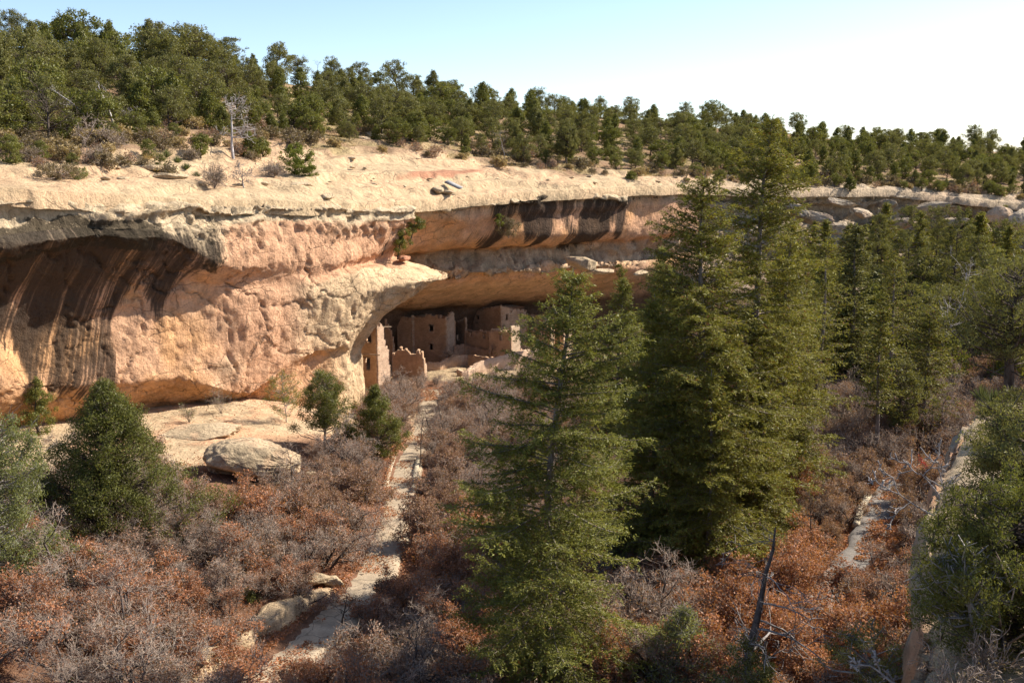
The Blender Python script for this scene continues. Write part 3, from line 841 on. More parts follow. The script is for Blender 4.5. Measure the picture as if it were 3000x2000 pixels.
# near bench on the right --------------------------------------------------
EDGE = [(2500, 2330, 8.5), (2600, 2120, 10.5), (2640, 2000, 12.2), (2672, 1880, 13.6), (2722, 1740, 15.6), (2716, 1640, 17.0), (2712, 1540, 18.6), (2716, 1440, 21.5), (2760, 1330, 26), (2806, 1240, 31.5), (2862, 1190, 37), (2940, 1168, 42)]
def build_bench():
    e = [P(*c) for c in EDGE]
    e += [np.array(v, float) for v in ((31, 49, -10.5), (41, 56, -10.5), (56, 62.5, -10), (80, 68, -9), (120, 70, -8))]
    e = np.array(e)
    q = np.linspace(0, len(e) - 1, 420)
    E = np.stack([np.interp(q, np.arange(len(e)), e[:, k]) for k in range(3)], 1)
    for _ in range(14):
        o2 = E.copy(); o2[1:-1] = (E[:-2] + 2 * E[1:-1] + E[2:]) / 4; E = o2
    tg = np.gradient(E, axis=0); tg[:, 2] = 0; tg /= np.linalg.norm(tg, axis=1, keepdims=True)
    inn = np.stack([tg[:, 1], -tg[:, 0], np.zeros(len(tg))], 1)    # to the right of travel
    rows = []
    rise = np.interp(E[:, 1], [8, 30, 50], [.10, .06, .05])
    for r in (26, 18, 12, 8, 5.5, 4, 3, 2.2, 1.6, 1.1, .7, .4, .18):
        p = E + inn * r
        p[:, 2] = E[:, 2] + rise * r - .5 * np.exp(-r / .35) + (0.5 * max(0, r - 6) * .12)
        rows.append(p)
    prof = [(0, -.25), (-.12, -.6), (-.2, -1.1), (-.22, -1.8), (-.1, -2.6), (.15, -3.5), (.3, -4.6), (.1, -6), (-.15, -7.5), (-.3, -9.5), (.3, -12), (.9, -15), (.6, -18), (-.4, -24)]
    full = []
    for k in range(len(prof) - 1):
        for f in np.linspace(0, 1, 5)[:-1]:
            full.append((prof[k][0] * (1 - f) + prof[k + 1][0] * f, prof[k][1] * (1 - f) + prof[k + 1][1] * f))
    for r, dz in full:
        p = E + inn * r
        p[:, 2] = E[:, 2] + dz
        rows.append(p)
    V = np.stack(rows, 1)
    nr = grid_normals(V)
    if np.mean(nr[:, 3, 2]) < 0: nr = -nr
    V += nr * (fbm(V * .55, 4, 411) * .38 - .25 * cell_blocks(V, .5, 412) * (np.arange(V.shape[1])[None] > 11) + fbm(V * np.array([1.6, 1.6, 1.0]), 3, 421) * .06 - .12 * np.abs(fbm(V * np.array([.9, .9, .3]), 3, 431)))[..., None]
    n = fbm(V * .35, 4, 441)
    RI = np.broadcast_to(np.arange(len(rows))[None], V.shape[:2])
    col = np.broadcast_to(CREAM * np.array([.95, .95, .95]), V.shape).copy()
    wallm = smooth(11, 14, RI)
    col = lerp(col, lerp(np.broadcast_to(GREYR * .95, V.shape), PINK * .95, smooth(-.3, .3, n)), wallm)
    dirt = smooth(8.5, 5.5, RI + 2 * n)
    col = lerp(col, np.array([.28, .18, .11]), dirt * .8)
    ca = np.concatenate([col, np.ones(col.shape[:2] + (1,))], -1)
    me = new_mesh('rock_bench', V.reshape(-1, 3), grid_quads(V.shape[0], V.shape[1]), M['boulder'], {'Col': ('FLOAT_COLOR', ca)}, True)
    tag(link('cliff', me), 'near sandstone bench dropping off at the right edge', 'cliff', kind='structure')
    return V

# rocks --------------------------------------------------------------------
def rock_mesh(name, sx, sy, sz, seed, rough=.25, n=56, flat=0.0, crack=0.0, col=None, lich=0.0, dense=1.0, hollow=False):
    th = np.linspace(0, 2 * np.pi, n * 2, endpoint=False); ph = np.linspace(.02, np.pi - .02, n)
    T, Ph = np.meshgrid(th, ph, indexing='ij')
    D = np.stack([np.cos(T) * np.sin(Ph), np.sin(T) * np.sin(Ph), np.cos(Ph)], -1)
    # superellipsoid feel
    e = 2.6
    r = (np.abs(D[..., 0]) ** e + np.abs(D[..., 1]) ** e + np.abs(D[..., 2]) ** e) ** (-1 / e)
    S = np.array([sx, sy, sz])
    V = D * r[..., None]
    nn = fbm(V * 1.3 + seed * 3.1, 4, 500 + seed) * rough + fbm(V * 4.5 + seed, 4, 520 + seed) * rough * .3
    if crack:
        q = V * np.array([5.5, 5.5, 7.5]) * dense + fbm(V * 3, 2, 530)[..., None] * .6
        qc = q - np.round(q)
        g = np.minimum(np.minimum(np.abs(np.abs(qc[..., 0]) - .5), np.abs(np.abs(qc[..., 2]) - .5)), np.abs(np.abs(qc[..., 1]) - .5))
        nn = nn - crack * (1 - smooth(0.0, .16, g)) * smooth(-.1, .5, V[..., 0] + .3 * fbm(V * 2, 2, 531))
    V = V * (1 + nn[..., None])
    rc = np.random.default_rng(900 + seed)
    if not crack:
        for _ in range(20):
            d_ = rc.normal(size=3); d_ /= np.linalg.norm(d_)
            ex = np.maximum(0, V @ d_ - rc.uniform(.55, .86))
            V = V - ex[..., None] * d_ * .93
        V = V + D * (fbm(V * 5 + seed, 3, 570)[..., None] * .08)
    if hollow:
        hk = smooth(.15, -.35, V[..., 2] + .25 * V[..., 0]) * smooth(.45, -.1, V[..., 0])
        V[..., 1] = np.where(V[..., 1] < 0, V[..., 1] * (1 - .8 * hk), V[..., 1])
        V[..., 0] = np.where(V[..., 0] < 0, V[..., 0] * (1 - .15 * hk), V[..., 0])
        tp_ = smooth(.2, .9, V[..., 2]); V[..., 2] -= .25 * tp_ * smooth(-.2, .9, V[..., 0])
    V = V * S
    if flat: V[..., 2] = np.where(V[..., 2] < -flat * sz, -flat * sz + .15 * (V[..., 2] + flat * sz), V[..., 2])
    nu, nv = V.shape[:2]
    i = np.arange(nu)[:, None]; j = np.arange(nv - 1)[None]
    a = i * nv + j; b = ((i + 1) % nu) * nv + j
    Q = np.stack([a, a + 1, b + 1, b], -1).reshape(-1, 4)
    c = np.broadcast_to(CREAM * .95 if col is None else np.asarray(col), V.shape).copy()
    c = lerp(c, PINK, .3 * smooth(0, .4, fbm(V * .7, 3, 540 + seed)))
    if lich: c = lerp(c, np.array([.12, .095, .06]), lich * smooth(0, .3, fbm(V * 1.2, 3, 560 + seed)))
    ca = np.concatenate([c, np.ones(c.shape[:2] + (1,))], -1)
    return new_mesh(name, V.reshape(-1, 3), Q, M['boulder'], {'Col': ('FLOAT_COLOR', ca)}, True)

# ------------------------------------------------------------------ run the setting
build_floor()
build_left_cliff()
build_alcove_cliff()
build_mesa()
build_paths()
build_bench()

# ------------------------------------------------------------------ boulders and loose rock
def put_rock(name, me, label, cat, loc, rz=0.0, rx=0.0, ry=0.0, sc=1.0, group=None):
    o = link(name, me)
    o.location = [float(v) for v in loc]; o.rotation_euler = (rx, ry, rz)
    o.scale = (sc, sc, sc) if np.isscalar(sc) else sc
    return tag(o, label, cat, group)

b = hit(725, 1400)
put_rock('boulder', rock_mesh('boulder', 4.3, 3.0, 2.4, 3, .17, 110, .75, .045, dense=1.0, lich=.3, hollow=True), 'huge cream boulder with a cracked blocky right side and deep shaded hollow', 'boulder',
         b + np.array([0.2, 0.7, .85]), 0.30, 0.06, 0.12)
for k, (dx, dy, sc_, lab) in enumerate(((-4.6, -1.2, .9, 'small block at the left foot of the huge boulder'), (4.3, -1.4, 1.1, 'small block at the right foot of the huge boulder'), (-2.6, -2.9, .7, 'loose stone in front of the boulder hollow'), (5.4, .8, .8, 'loose block just behind the right end of the huge boulder'))):
    put_rock('rock', rock_mesh('rock', 1.0, .75, .55, 40 + k, .26, 26), lab, 'rock', b + np.array([dx, dy, .0]), k, 0, .1, sc_)
b = floor_at(575, 93)
put_rock('rock_slab', rock_mesh('rock_slab', 4.6, 2.2, 1.0, 5, .2, 60), 'low pale sandstone hump behind the huge boulder', 'rock', b + np.array([0, 0, -.1]), .3)

def rock_ledge():
    # long stepped outcrop beside the lower path
    bm_pts = [(985, 1735), (930, 1765), (880, 1800), (820, 1845), (760, 1880), (700, 1920), (640, 1960), (560, 2020)]
    root = thing('rock_ledge', 'long broken cream sandstone ledge along the lower left footpath', 'rock ledge', hit(820, 1850))
    p0 = np.array(root.location)
    pts = np.array([hit(*q) for q in bm_pts])
    q = np.linspace(0, len(pts) - 1, 150)
    L = np.stack([np.interp(q, np.arange(len(pts)), pts[:, k]) for k in range(3)], 1)
    tg = np.gradient(L, axis=0); tg[:, 2] = 0; tg /= np.linalg.norm(tg, axis=1, keepdims=True)
    sdv = np.stack([tg[:, 1], -tg[:, 0], np.zeros(len(tg))], 1)
    if np.mean(sdv[:, 0]) > 0: sdv = -sdv    # away from the path
    rows = []
    prof = [(-.25, -.6), (-.15, .1), (.05, .55), (.3, .78), (.9, .86), (1.5, .8), (2.0, .45), (2.3, .1), (3.0, -.6)]
    wob = fbm(np.stack([q * .8, 0 * q, 0 * q], 1), 3, 71)
    env = np.sin(np.clip(q / q[-1], .02, .98) * np.pi) ** .35
    for a in range(len(prof) - 1):
        for f in np.linspace(0, 1, 6)[:-1]:
            r = prof[a][0] * (1 - f) + prof[a + 1][0] * f; z = prof[a][1] * (1 - f) + prof[a + 1][1] * f
            p = L + sdv * (r * (.8 + .5 * wob))[:, None]
            p[:, 2] = L[:, 2] + z * (1.1 + .6 * wob) * env
            rows.append(p)
    V = np.stack(rows, 1)
    nr = grid_normals(V)
    if np.mean(nr[:, 18, 2]) < 0: nr = -nr
    V += nr * (fbm(V * .7, 4, 72) * .28 - .09 * cell_blocks(V, .7, 73))[..., None]
    col = np.broadcast_to(CREAM * np.array([1, .95, .9]), V.shape)
    ca = np.concatenate([col, np.ones(col.shape[:2] + (1,))], -1)
    me = new_mesh('outcrop', V.reshape(-1, 3) - p0, grid_quads(V.shape[0], V.shape[1]), M['boulder'], {'Col': ('FLOAT_COLOR', ca)}, True)
    link('outcrop', me, root)
    for k, (px, py, s_) in enumerate(((930, 1712, .8), (870, 1775, .55), (972, 1722, .6))):
        o = link('loose_block', rock_mesh('loose_block', s_ * 1.5, s_, s_ * .6, 20 + k, .2, 30), root)
        o.location = [float(v) for v in hit(px, py) - p0 + np.array([0, 0, .4])]; o.rotation_euler = (0, .1, .6 + k)
rock_ledge()

# corner rock beside the viewer, and rim rocks
put_rock('boulder', rock_mesh('boulder', 2.1, 2.0, .9, 8, .12, 60), 'bright cream rock at the bottom right corner, beside the viewer', 'rock', P(3110, 2130, 6.6) + np.array([.82, .0, -.72]), .5, 0, -.12)
RK = [rock_mesh('rock', 1.0, .75, .5, 30 + k, .26, 26) for k in range(5)]
def rk(label, cat, loc, sc, rz, k, group=None, name='rock', rx=0., ry=0.):
    return put_rock(name, RK[k % 5], label, cat, loc, rz, rx, ry, sc, group)
for k, (px, py, sc, lab) in enumerate((
        (420, 495, (3.2, 1.5, 1.0), 'long low cream rock slab lying on the rim beside dry grass'),
        (505, 520, (2.6, 1.3, 1.0), 'cream slab at the right end of the long low rim rock'),
        (880, 545, (2.6, 2.0, 1.2), 'rounded cream rim rock to the right of the gnarled dead juniper'),
        (960, 578, (2.0, 1.4, 1.1), 'blocky cream rim rock above the pink cliff nose'),
        (1285, 560, (1.5, 1.2, 1.2), 'squarish tan block standing at the rim beside the leaning slab'),
        (1312, 566, (1.8, 1.2, .8), 'layered tan block under the leaning grey slab'),
        (1085, 398, (2.4, 1.4, 1.5), 'dark edged boulder under junipers behind the slickrock'),
        (1118, 402, (2.6, 1.4, 1.4), 'long grey boulder just right of the dark edged one'),
        (1060, 408, (1.6, 1.2, 1.0), 'small pale boulder left of the dark edged one'),
        (312, 528, (.6, .4, .5), 'small brown stone alone on the pale rim'))):
    rk(lab, 'rock', mesa_hit(px, py) + np.array([0, 0, .15]), sc, .4 + .37 * k, k, 'rocks on the slickrock rim', 'rim_rock')
o = link('stone_slab', None) if False else None
q = QB(); q.box((0, 0, 0), (1.35, .45, .10), 0, .02, rng)
sl = link('stone_slab', q.mesh('stone_slab', bark_material('grey_slate', (.22, .21, .20), (.32, .31, .30))))
tag(sl, 'thin grey stone slab leaning on the rim where pink wall meets alcove', 'stone slab')
sl.location = [float(v) for v in mesa_hit(1330, 556) + np.array([0, -.6, .75])]; sl.rotation_euler = (.25, .35, -.5)

# chock stones on the alcove shelf
for k, (px, py, d, sc, lab) in enumerate((
        (1705, 770, 163, (2.9, 2.0, 3.0), 'grey pointed block perched on the shelf above the ruins'),
        (1760, 795, 165, (3.4, 2.0, 1.3), 'long flat orange slab on the shelf, right of the pointed block'),
        (1880, 800, 170, (2.6, 1.8, 1.3), 'cream slab at the right end of the alcove shelf'),
        (1185, 757, 133.5, (1.7, 1.2, .9), 'red crumbly earth lump under the ledge juniper'))):
    me = RK[k % 5]
    if k == 3: me = rock_mesh('red_rock', 1.0, .75, .6, 37, .4, 26, col=REDS * 1.25)
    put_rock('ledge_rock', me, lab, 'rock', P(px, py, d), .5 * k, 0, .2 if k == 0 else 0, sc, None)

# talus blocks on the far slope
rt = np.random.default_rng(55)
tal = []
while len(tal) < 46:
    px, py = rt.uniform(2330, 2990), rt.uniform(715, 1010)
    p = hit(px, py, 100, 240)
    if any(np.linalg.norm(p - t[0]) < 3.2 for t in tal): continue
    tal.append((p, px, py))
tal.sort(key=lambda t: t[1])
ORD = ['first', 'second', 'third', 'fourth', 'fifth', 'sixth', 'seventh', 'eighth', 'ninth', 'tenth', 'eleventh', 'twelfth', 'thirteenth', 'fourteenth', 'fifteenth', 'sixteenth', 'seventeenth', 'eighteenth', 'nineteenth', 'twentieth']
ORD += ['twenty-' + a for a in ORD[:9]] + ['thirtieth'] + ['thirty-' + a for a in ORD[:9]] + ['fortieth'] + ['forty-' + a for a in ORD[:9]] + ['fiftieth']
cnt = {}
for p, px, py in tal:
    row = 'high under the far grey cliff' if py < 800 else ('midway down the far right slope' if py < 900 else 'low on the far right slope')
    cnt[row] = cnt.get(row, 0) + 1
    rk('tumbled sandstone block %s, %s from left' % (row, ORD[cnt[row] - 1]), 'rock', p + np.array([0, 0, .25]), tuple(rt.uniform(.9, 2.4) * np.array([1.2, 1, rt.uniform(.7, 1.2)])), rt.uniform(0, 6), int(rt.integers(5)), 'tumbled blocks on the far slope', 'talus_block', rt.uniform(-.3, .3), rt.uniform(-.3, .3))
for k, (px, py, d, sc, lab) in enumerate((
        (2935, 640, 232, (4.4, 3.2, 4.2), 'great rounded grey boulder at the right end of the far cliff'),
        (2985, 650, 230, (4.0, 3.2, 4.6), 'tall rounded boulder cut by the right edge of the photo'),
        (2880, 690, 226, (5.2, 3.5, 4.6), 'big split orange and grey block below the far right cliff'))):
    put_rock('boulder', rock_mesh('boulder', 1.0, .8, .75, 60 + k, .2, 40, col=GREYR), lab, 'boulder', P(px, py, d), .7 * k, 0, .1, sc)

# broken blocks standing in the far cliff face
for k, (px, py, d, sc, lab) in enumerate((
        (2330, 612, 203, (4.5, 2.5, 2.2), 'tilted tan slab on the ramp, nearest the tall firs'), (2385, 640, 205, (5.0, 3.0, 2.4), 'broad broken block midway down the grey ramp'),
        (2440, 668, 206, (4.0, 2.6, 2.0), 'low block at the foot of the grey ramp'), (2465, 596, 214, (4.2, 2.4, 1.6), 'overhanging slab under the lone brink juniper'),
        (2530, 628, 217, (5.2, 2.8, 1.8), 'long layered slab in the ledgy grey cliff'), (2600, 600, 222, (4.6, 2.6, 1.7), 'upper slab of the ledgy grey cliff, right half'),
        (2640, 655, 221, (4.0, 2.8, 2.4), 'blocky outcrop low in the ledgy grey cliff'), (2725, 610, 227, (6.0, 3.0, 2.6), 'wide undercut block left of the far boulders'),
        (2790, 655, 226, (4.6, 3.0, 2.6), 'fallen block under the wide undercut one'), (2240, 590, 203, (3.6, 2.4, 2.0), 'block seen just right of the tallest fir'))):
    put_rock('cliff_block', rock_mesh('cliff_block', 1.0, .8, .7, 80 + k, .24, 34, col=GREYR * (.85 + .03 * (k % 5))), lab, 'rock', P(px, py, d), .5 * k - 1, .08 * (k % 3), .15, sc, 'broken blocks of the far cliff')
# kerbs of pale stone
t_k = rock_material('kerb_stone', .6, False)
def kerb(Ln, i0, i1, side, lab, wd, hgt=.34, bl=.75):
    root = thing('stone_kerb', lab, 'stone kerb', Ln[(i0 + i1) // 2])
    p0 = np.array(root.location)
    tg = np.gradient(Ln, axis=0); tg[:, 2] = 0; tg /= np.linalg.norm(tg, axis=1, keepdims=True)
    sdv = np.stack([-tg[:, 1], tg[:, 0], 0 * tg[:, 0]], 1) * side
    seg = Ln[i0:i1] + sdv[i0:i1] * wd
    d = np.r_[0, np.cumsum(np.linalg.norm(np.diff(seg, axis=0), axis=1))]
    n = max(2, int(d[-1] / bl))
    rk_ = np.random.default_rng(i0 + 3)
    for k in range(n):
        c = np.array([np.interp((k + .5) / n * d[-1], d, seg[:, j]) for j in range(3)])
        i = i0 + int((k + .5) / n * (i1 - i0))
        q = QB(); q.box((0, 0, 0), (d[-1] / n * .47, .20 + .04 * rk_.random(), hgt / 2 * (1 + .2 * rk_.random())), 0, .025, rk_)
        V, Q = q.arrays()
        cc = np.concatenate([np.broadcast_to(np.array([.54, .45, .32]) * rk_.uniform(.85, 1.05), (len(V), 3)), np.ones((len(V), 1))], 1)
        ob = link('kerb_block', new_mesh('kerb_block', V, Q, t_k, {'Col': ('FLOAT_COLOR', cc)}), root)
        ob.location = [float(v) for v in c - p0 + np.array([0, 0, hgt * .4])]; ob.rotation_euler = (0, 0, math.atan2(tg[i][1], tg[i][0]))
def near_i(Ln, px, py):
    a, b_ = proj(Ln); return int(np.argmin((a - px) ** 2 + (b_ - py) ** 2))
kerb(LINE_L, near_i(LINE_L, 1195, 1345), near_i(LINE_L, 1165, 1440), -1, 'pale stone kerb curving along the left side of the footpath below the ruins', 1.28)
kerb(LINE_L, near_i(LINE_L, 1190, 1350), near_i(LINE_L, 1165, 1450), 1, 'rough pale kerb along the right side of the footpath, facing the curved one', 1.28)
kerb(LINE_L, near_i(LINE_L, 1262, 1165), near_i(LINE_L, 1240, 1260), 1, 'low stone edging right of the footpath just below the ruins', 1.35)
kerb(LINE_R, near_i(LINE_R, 2600, 1462), near_i(LINE_R, 2570, 1560), -1, 'short pale kerb on the left of the right hand path bend', 1.5)

# ------------------------------------------------------------------ the cliff dwelling
def masonry(name, a, b_):
    t = NT(name)
    pos = t.n('ShaderNodeNewGeometry').outputs['Position']
    nr = t.n('ShaderNodeNewGeometry').outputs['Normal']
    # courses: brick pattern along (x+y, z)
    sx = t.n('ShaderNodeSeparateXYZ'); t.l(pos, sx.inputs[0])
    cb = t.n('ShaderNodeCombineXYZ')
    t.l(t.math('ADD', sx.outputs[0], t.math('MULTIPLY', sx.outputs[1], -.8)), cb.inputs[0]); t.l(sx.outputs[2], cb.inputs[1])
    br = t.n('ShaderNodeTexBrick'); t.l(cb.outputs[0], br.inputs['Vector'])
    br.inputs['Scale'].default_value = 1.0; br.inputs['Brick Width'].default_value = .42; br.inputs['Row Height'].default_value = .17
    br.inputs['Mortar Size'].default_value = .022
    br.inputs['Color1'].default_value = tuple(a) + (1,); br.inputs['Color2'].default_value = tuple(b_) + (1,); br.inputs['Mortar'].default_value = tuple(v * .68 for v in a) + (1,)
    n1 = t.noise(pos, .7, 6, .65)
    c = t.mix(.8, br.outputs['Color'], t.ramp(n1, [(.3, .72), (.7, 1.2)]), 'MULTIPLY')
    return t.principled(c, .95, t.bump(t.math('SUBTRACT', t.noise(pos, 5, 5, .7), br.outputs['Fac']), .7, .05), .05)
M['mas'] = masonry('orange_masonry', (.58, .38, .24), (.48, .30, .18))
M['mas2'] = masonry('skylit_tan_masonry', (.62, .47, .33), (.54, .39, .26))  # tan stone; on right walls its paler tone carries skylight in the colour
M['mas3'] = masonry('lit_masonry', (.64, .45, .31), (.55, .37, .25))  # paler copy for sun-facing walls, sunlight put into the colour

def wall(qb, o, u, L, hf, th, holes=(), cell=.26, jit=.03, seed=0):
    rg_ = np.random.default_rng(seed)
    o = np.asarray(o, float); u = np.asarray(u, float)
    n = np.array([u[1], -u[0], 0.0])          # outward
    if n[1] > 0: n = -n
    xs = list(np.linspace(0, L, max(2, int(L / cell) + 1)))
    hm = max(hf(x) for x in xs) + cell
    zs = list(np.linspace(0, hm, max(2, int(hm / cell) + 1)))
    for h in holes:
        for v in h[:2]:
            xs[int(np.argmin(np.abs(np.array(xs) - v)))] = v
        for v in h[2:]:
            zs[int(np.argmin(np.abs(np.array(zs) - v)))] = v
    xs, zs = np.array(xs), np.array(zs)
    nx, nz = len(xs) - 1, len(zs) - 1
    xc, zc = (xs[1:] + xs[:-1]) / 2, (zs[1:] + zs[:-1]) / 2
    rag = rg_.normal(size=nx) * .17
    fill = np.array([[zc[j] < hf(xc[i]) + rag[i] for j in range(nz)] for i in range(nx)])
    for h in holes:
        fill &= ~((xc[:, None] > h[0]) & (xc[:, None] < h[1]) & (zc[None] > h[2]) & (zc[None] < h[3]))
    V = np.zeros((2, nx + 1, nz + 1, 3))
    for s_ in (0, 1):
        V[s_] = o + u * xs[:, None, None] + np.array([0, 0, 1.]) * zs[None, :, None] - n * (th * s_)
    V += rg_.normal(size=V.shape) * jit
    idx = lambda s_, i, j: s_ * (nx + 1) * (nz + 1) + i * (nz + 1) + j
    Q = []
    for i in range(nx):
        for j in range(nz):
            if not fill[i, j]: continue
            Q.append((idx(0, i, j), idx(0, i + 1, j), idx(0, i + 1, j + 1), idx(0, i, j + 1)))
            Q.append((idx(1, i, j), idx(1, i, j + 1), idx(1, i + 1, j + 1), idx(1, i + 1, j)))
            for di, dj, a_, b2 in ((-1, 0, (i, j), (i, j + 1)), (1, 0, (i + 1, j), (i + 1, j + 1)), (0, -1, (i, j), (i + 1, j)), (0, 1, (i, j + 1), (i + 1, j + 1))):
                ii, jj = i + di, j + dj
                if 0 <= ii < nx and 0 <= jj < nz and fill[ii, jj]: continue
                Q.append((idx(0, *a_), idx(0, *b2), idx(1, *b2), idx(1, *a_)))
    qb.add(V.reshape(-1, 3), Q)

def solve_len(C, u, px):
    l = np.linspace(0, 18, 3000)
    pp, _ = proj(C[None] + u[None] * l[:, None])
    return float(l[int(np.argmin(np.abs(pp - px)))])

M['dark_open'] = bark_material('shaded_room', (.05, .035, .025), (.07, .05, .035))
M['wood'] = bark_material('old_timber', (.16, .11, .075), (.30, .23, .16))

def building(label, cpx, d, phi, lpx, rpx, basepy, ltop, rtop, lwin=(), rwin=(), ml='mas', mr='mas2', roof=None, th=.38, name='ruin', seed=1, back=True):
    """corner at (cpx, d); ltop/rtop: [(px, py) along the face]; windows (px, py, w, h) in photo pixels"""
    C = P(cpx, basepy, d)
    phi = R(phi)
    uL = np.array([-math.cos(phi), math.sin(phi), 0]); uR = np.array([math.sin(phi), math.cos(phi), 0])
    LL, LR = solve_len(C, uL, lpx), solve_len(C, uR, rpx)
    z0 = C[2]
    root = thing(name, label, 'ruin', C)
    def face(u, L, tops, wins, mat, nm, far_px):
        lx = np.linspace(0, L, 60)
        fp = C[None] + u[None] * lx[:, None]
        fpx, _ = proj(fp)
        o_ = np.argsort(fpx)
        def x_at(px): return float(np.interp(px, fpx[o_], lx[o_]))
        def zz(px, py): return P(px, py, np.interp(px, fpx[o_], fp[o_, 1]))[2] - z0
        tx = sorted((x_at(px), zz(px, py)) for px, py in tops)
        hf = lambda x: float(np.interp(x, [a[0] for a in tx], [a[1] for a in tx]))
        holes = []
        for px, py, w_, h_ in wins:
            xa, xb = sorted((x_at(px - w_ / 2), x_at(px + w_ / 2)))
            holes.append((xa, max(xb, xa + .3), zz(px, py + h_ / 2), zz(px, py - h_ / 2)))
        qb = QB(); wall(qb, np.zeros(3), u, L, hf, th, holes, seed=seed + len(nm))
        wl = link(nm, qb.mesh(nm, M[mat]), root)
        n = np.array([u[1], -u[0], 0.0]); n = -n if n[1] > 0 else n
        for h in holes:
            q2 = QB(); cx = (h[0] + h[1]) / 2
            c = u * cx + n * .02 + np.array([0, 0, h[3] + .07])
            q2.box(c, ((h[1] - h[0]) / 2 + .16, .05, .07), math.atan2(u[1], u[0]), .008, np.random.default_rng(3))
            link('lintel', q2.mesh('lintel', M['wood']), wl)
        return hf
    hl = face(uL, LL, ltop, lwin, ml, 'left_wall', lpx) if ltop else None
    hr = face(uR, LR, rtop, rwin, mr, 'right_wall', rpx) if rtop else None
    if back and hl and hr:                    # closes the room so openings look into a dark interior
        qb = QB()
        hb = min(hl(LL), hr(LR)) - .5
        wall(qb, uL * LL, uR, LR, lambda x: hb, th, cell=.8, seed=5)
        wall(qb, uR * LR, uL, LL, lambda x: hb, th, cell=.8, seed=6)
        link('back_wall', qb.mesh('back_wall', M[ml]), root)
    if roof is not None and hl and hr:
        qb = QB(); zt = min(hl(LL * .3), hr(LR * .5)) - roof
        n_ = 6
        gu = np.linspace(.2, LL - .1, n_); gv = np.linspace(.2, LR - .1, n_)
        V = np.array([[uL * a + uR * b2 + np.array([0, 0, zt + .05 * rng.normal()]) for b2 in gv] for a in gu])
        V2 = V - np.array([0, 0, .25])
        qb.add(V.reshape(-1, 3), grid_quads(n_, n_)); qb.add(V2.reshape(-1, 3), grid_quads(n_, n_))
        link('roof', qb.mesh('roof', M['mas2']), root)
    return root, C, uL, uR, LL, LR

# first ruin under the arch, sunlit right hand wall
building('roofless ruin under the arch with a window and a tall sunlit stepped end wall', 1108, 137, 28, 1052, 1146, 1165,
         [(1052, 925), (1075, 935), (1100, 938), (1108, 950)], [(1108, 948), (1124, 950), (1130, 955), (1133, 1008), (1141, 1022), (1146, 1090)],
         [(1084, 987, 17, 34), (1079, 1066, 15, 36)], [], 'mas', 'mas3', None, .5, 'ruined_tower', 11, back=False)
q = QB(); a_ = P(1084, 958, 136.4); b_ = P(1146, 957, 141)
q.prisms([a_, P(1050, 1036, 137)], [b_, P(1112, 1040, 136.2)], .09, .08, 6)
o = link('timber_beam', q.mesh('timber_beam', M['wood'])); tag(o, 'old roof poles sticking out of the ruin under the arch', 'beam')
# low broken wall in front
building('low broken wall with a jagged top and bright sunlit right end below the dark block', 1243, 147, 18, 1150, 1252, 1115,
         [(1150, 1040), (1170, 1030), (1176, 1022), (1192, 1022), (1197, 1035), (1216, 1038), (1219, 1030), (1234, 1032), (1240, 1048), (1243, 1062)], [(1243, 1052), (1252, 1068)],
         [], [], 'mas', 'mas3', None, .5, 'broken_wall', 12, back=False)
# big block
building('big two storey masonry block with two dark square windows and a lighter right side', 1310, 164, 24, 1212, 1333, 1075,
         [(1212, 929), (1240, 926), (1270, 926), (1295, 929), (1310, 934)], [(1310, 931), (1322, 921), (1333, 917)],
         [(1266, 962, 10, 17), (1264, 1016, 10, 18)], [(1313, 936, 3, 4)], 'mas', 'mas2', .3, .4, 'masonry_block', 13)
building('tall shaded wall section joined to the left of the big two storey block', 1212, 166, 24, 1166, 1216, 1078,
         [(1166, 934), (1180, 931), (1200, 929), (1212, 930)], [(1212, 929), (1216, 929)], [], [], 'mas', 'mas2', None, .4, 'masonry_block', 14, back=False)
building('ragged dark wall between the arch ruin and the tall shaded section', 1152, 160, 20, 1130, 1158, 1060,
         [(1130, 925), (1138, 955), (1146, 970), (1150, 990), (1152, 1005)], [(1152, 1000), (1158, 1010)], [], [], 'mas', 'mas', None, .4, 'broken_wall', 15, back=False)
building('narrow pale wall with one dark door, just right of the big block', 1364, 170, 62, 1336, 1368, 1055,
         [(1336, 944), (1350, 941), (1356, 938), (1360, 928), (1364, 930)], [(1364, 930), (1368, 940)], [(1342, 988, 8, 17)], [], 'mas2', 'mas2', None, .35, 'narrow_room', 16, back=False)
# tall tower
building('tall pale three storey tower reaching the alcove ceiling with two small windows', 1468, 173, 44, 1376, 1542, 1062,
         [(1376, 912), (1420, 905), (1468, 899)], [(1468, 898), (1500, 901), (1542, 910)],
         [(1401, 931, 7, 12), (1398, 948, 4, 4)], [(1486, 930, 6, 16), (1527, 926, 7, 16), (1498, 914, 3, 5), (1528, 957, 4, 4), (1475, 956, 3, 4)], 'mas', 'mas2', .2, .4, 'tower', 17)
building('low front room with two small doors below the tall tower, left of the roofed one', 1436, 166, 40, 1364, 1442, 1060,
         [(1364, 968), (1385, 971), (1403, 973), (1407, 965), (1412, 972), (1436, 973)], [(1436, 973), (1442, 972)],
         [(1380, 979, 8, 13), (1418, 984, 9, 16)], [], 'mas', 'mas2', .1, .35, 'low_room', 18)
building('low roofed room with one dark window and a bright jagged right wall', 1497, 162, 34, 1434, 1526, 1065,
         [(1434, 968), (1465, 968), (1497, 970)], [(1497, 957), (1510, 955), (1523, 955), (1524, 990), (1526, 1010)],
         [(1467, 988, 7, 16)], [(1517, 972, 4, 3)], 'mas', 'mas2', .15, .35, 'low_room', 19)
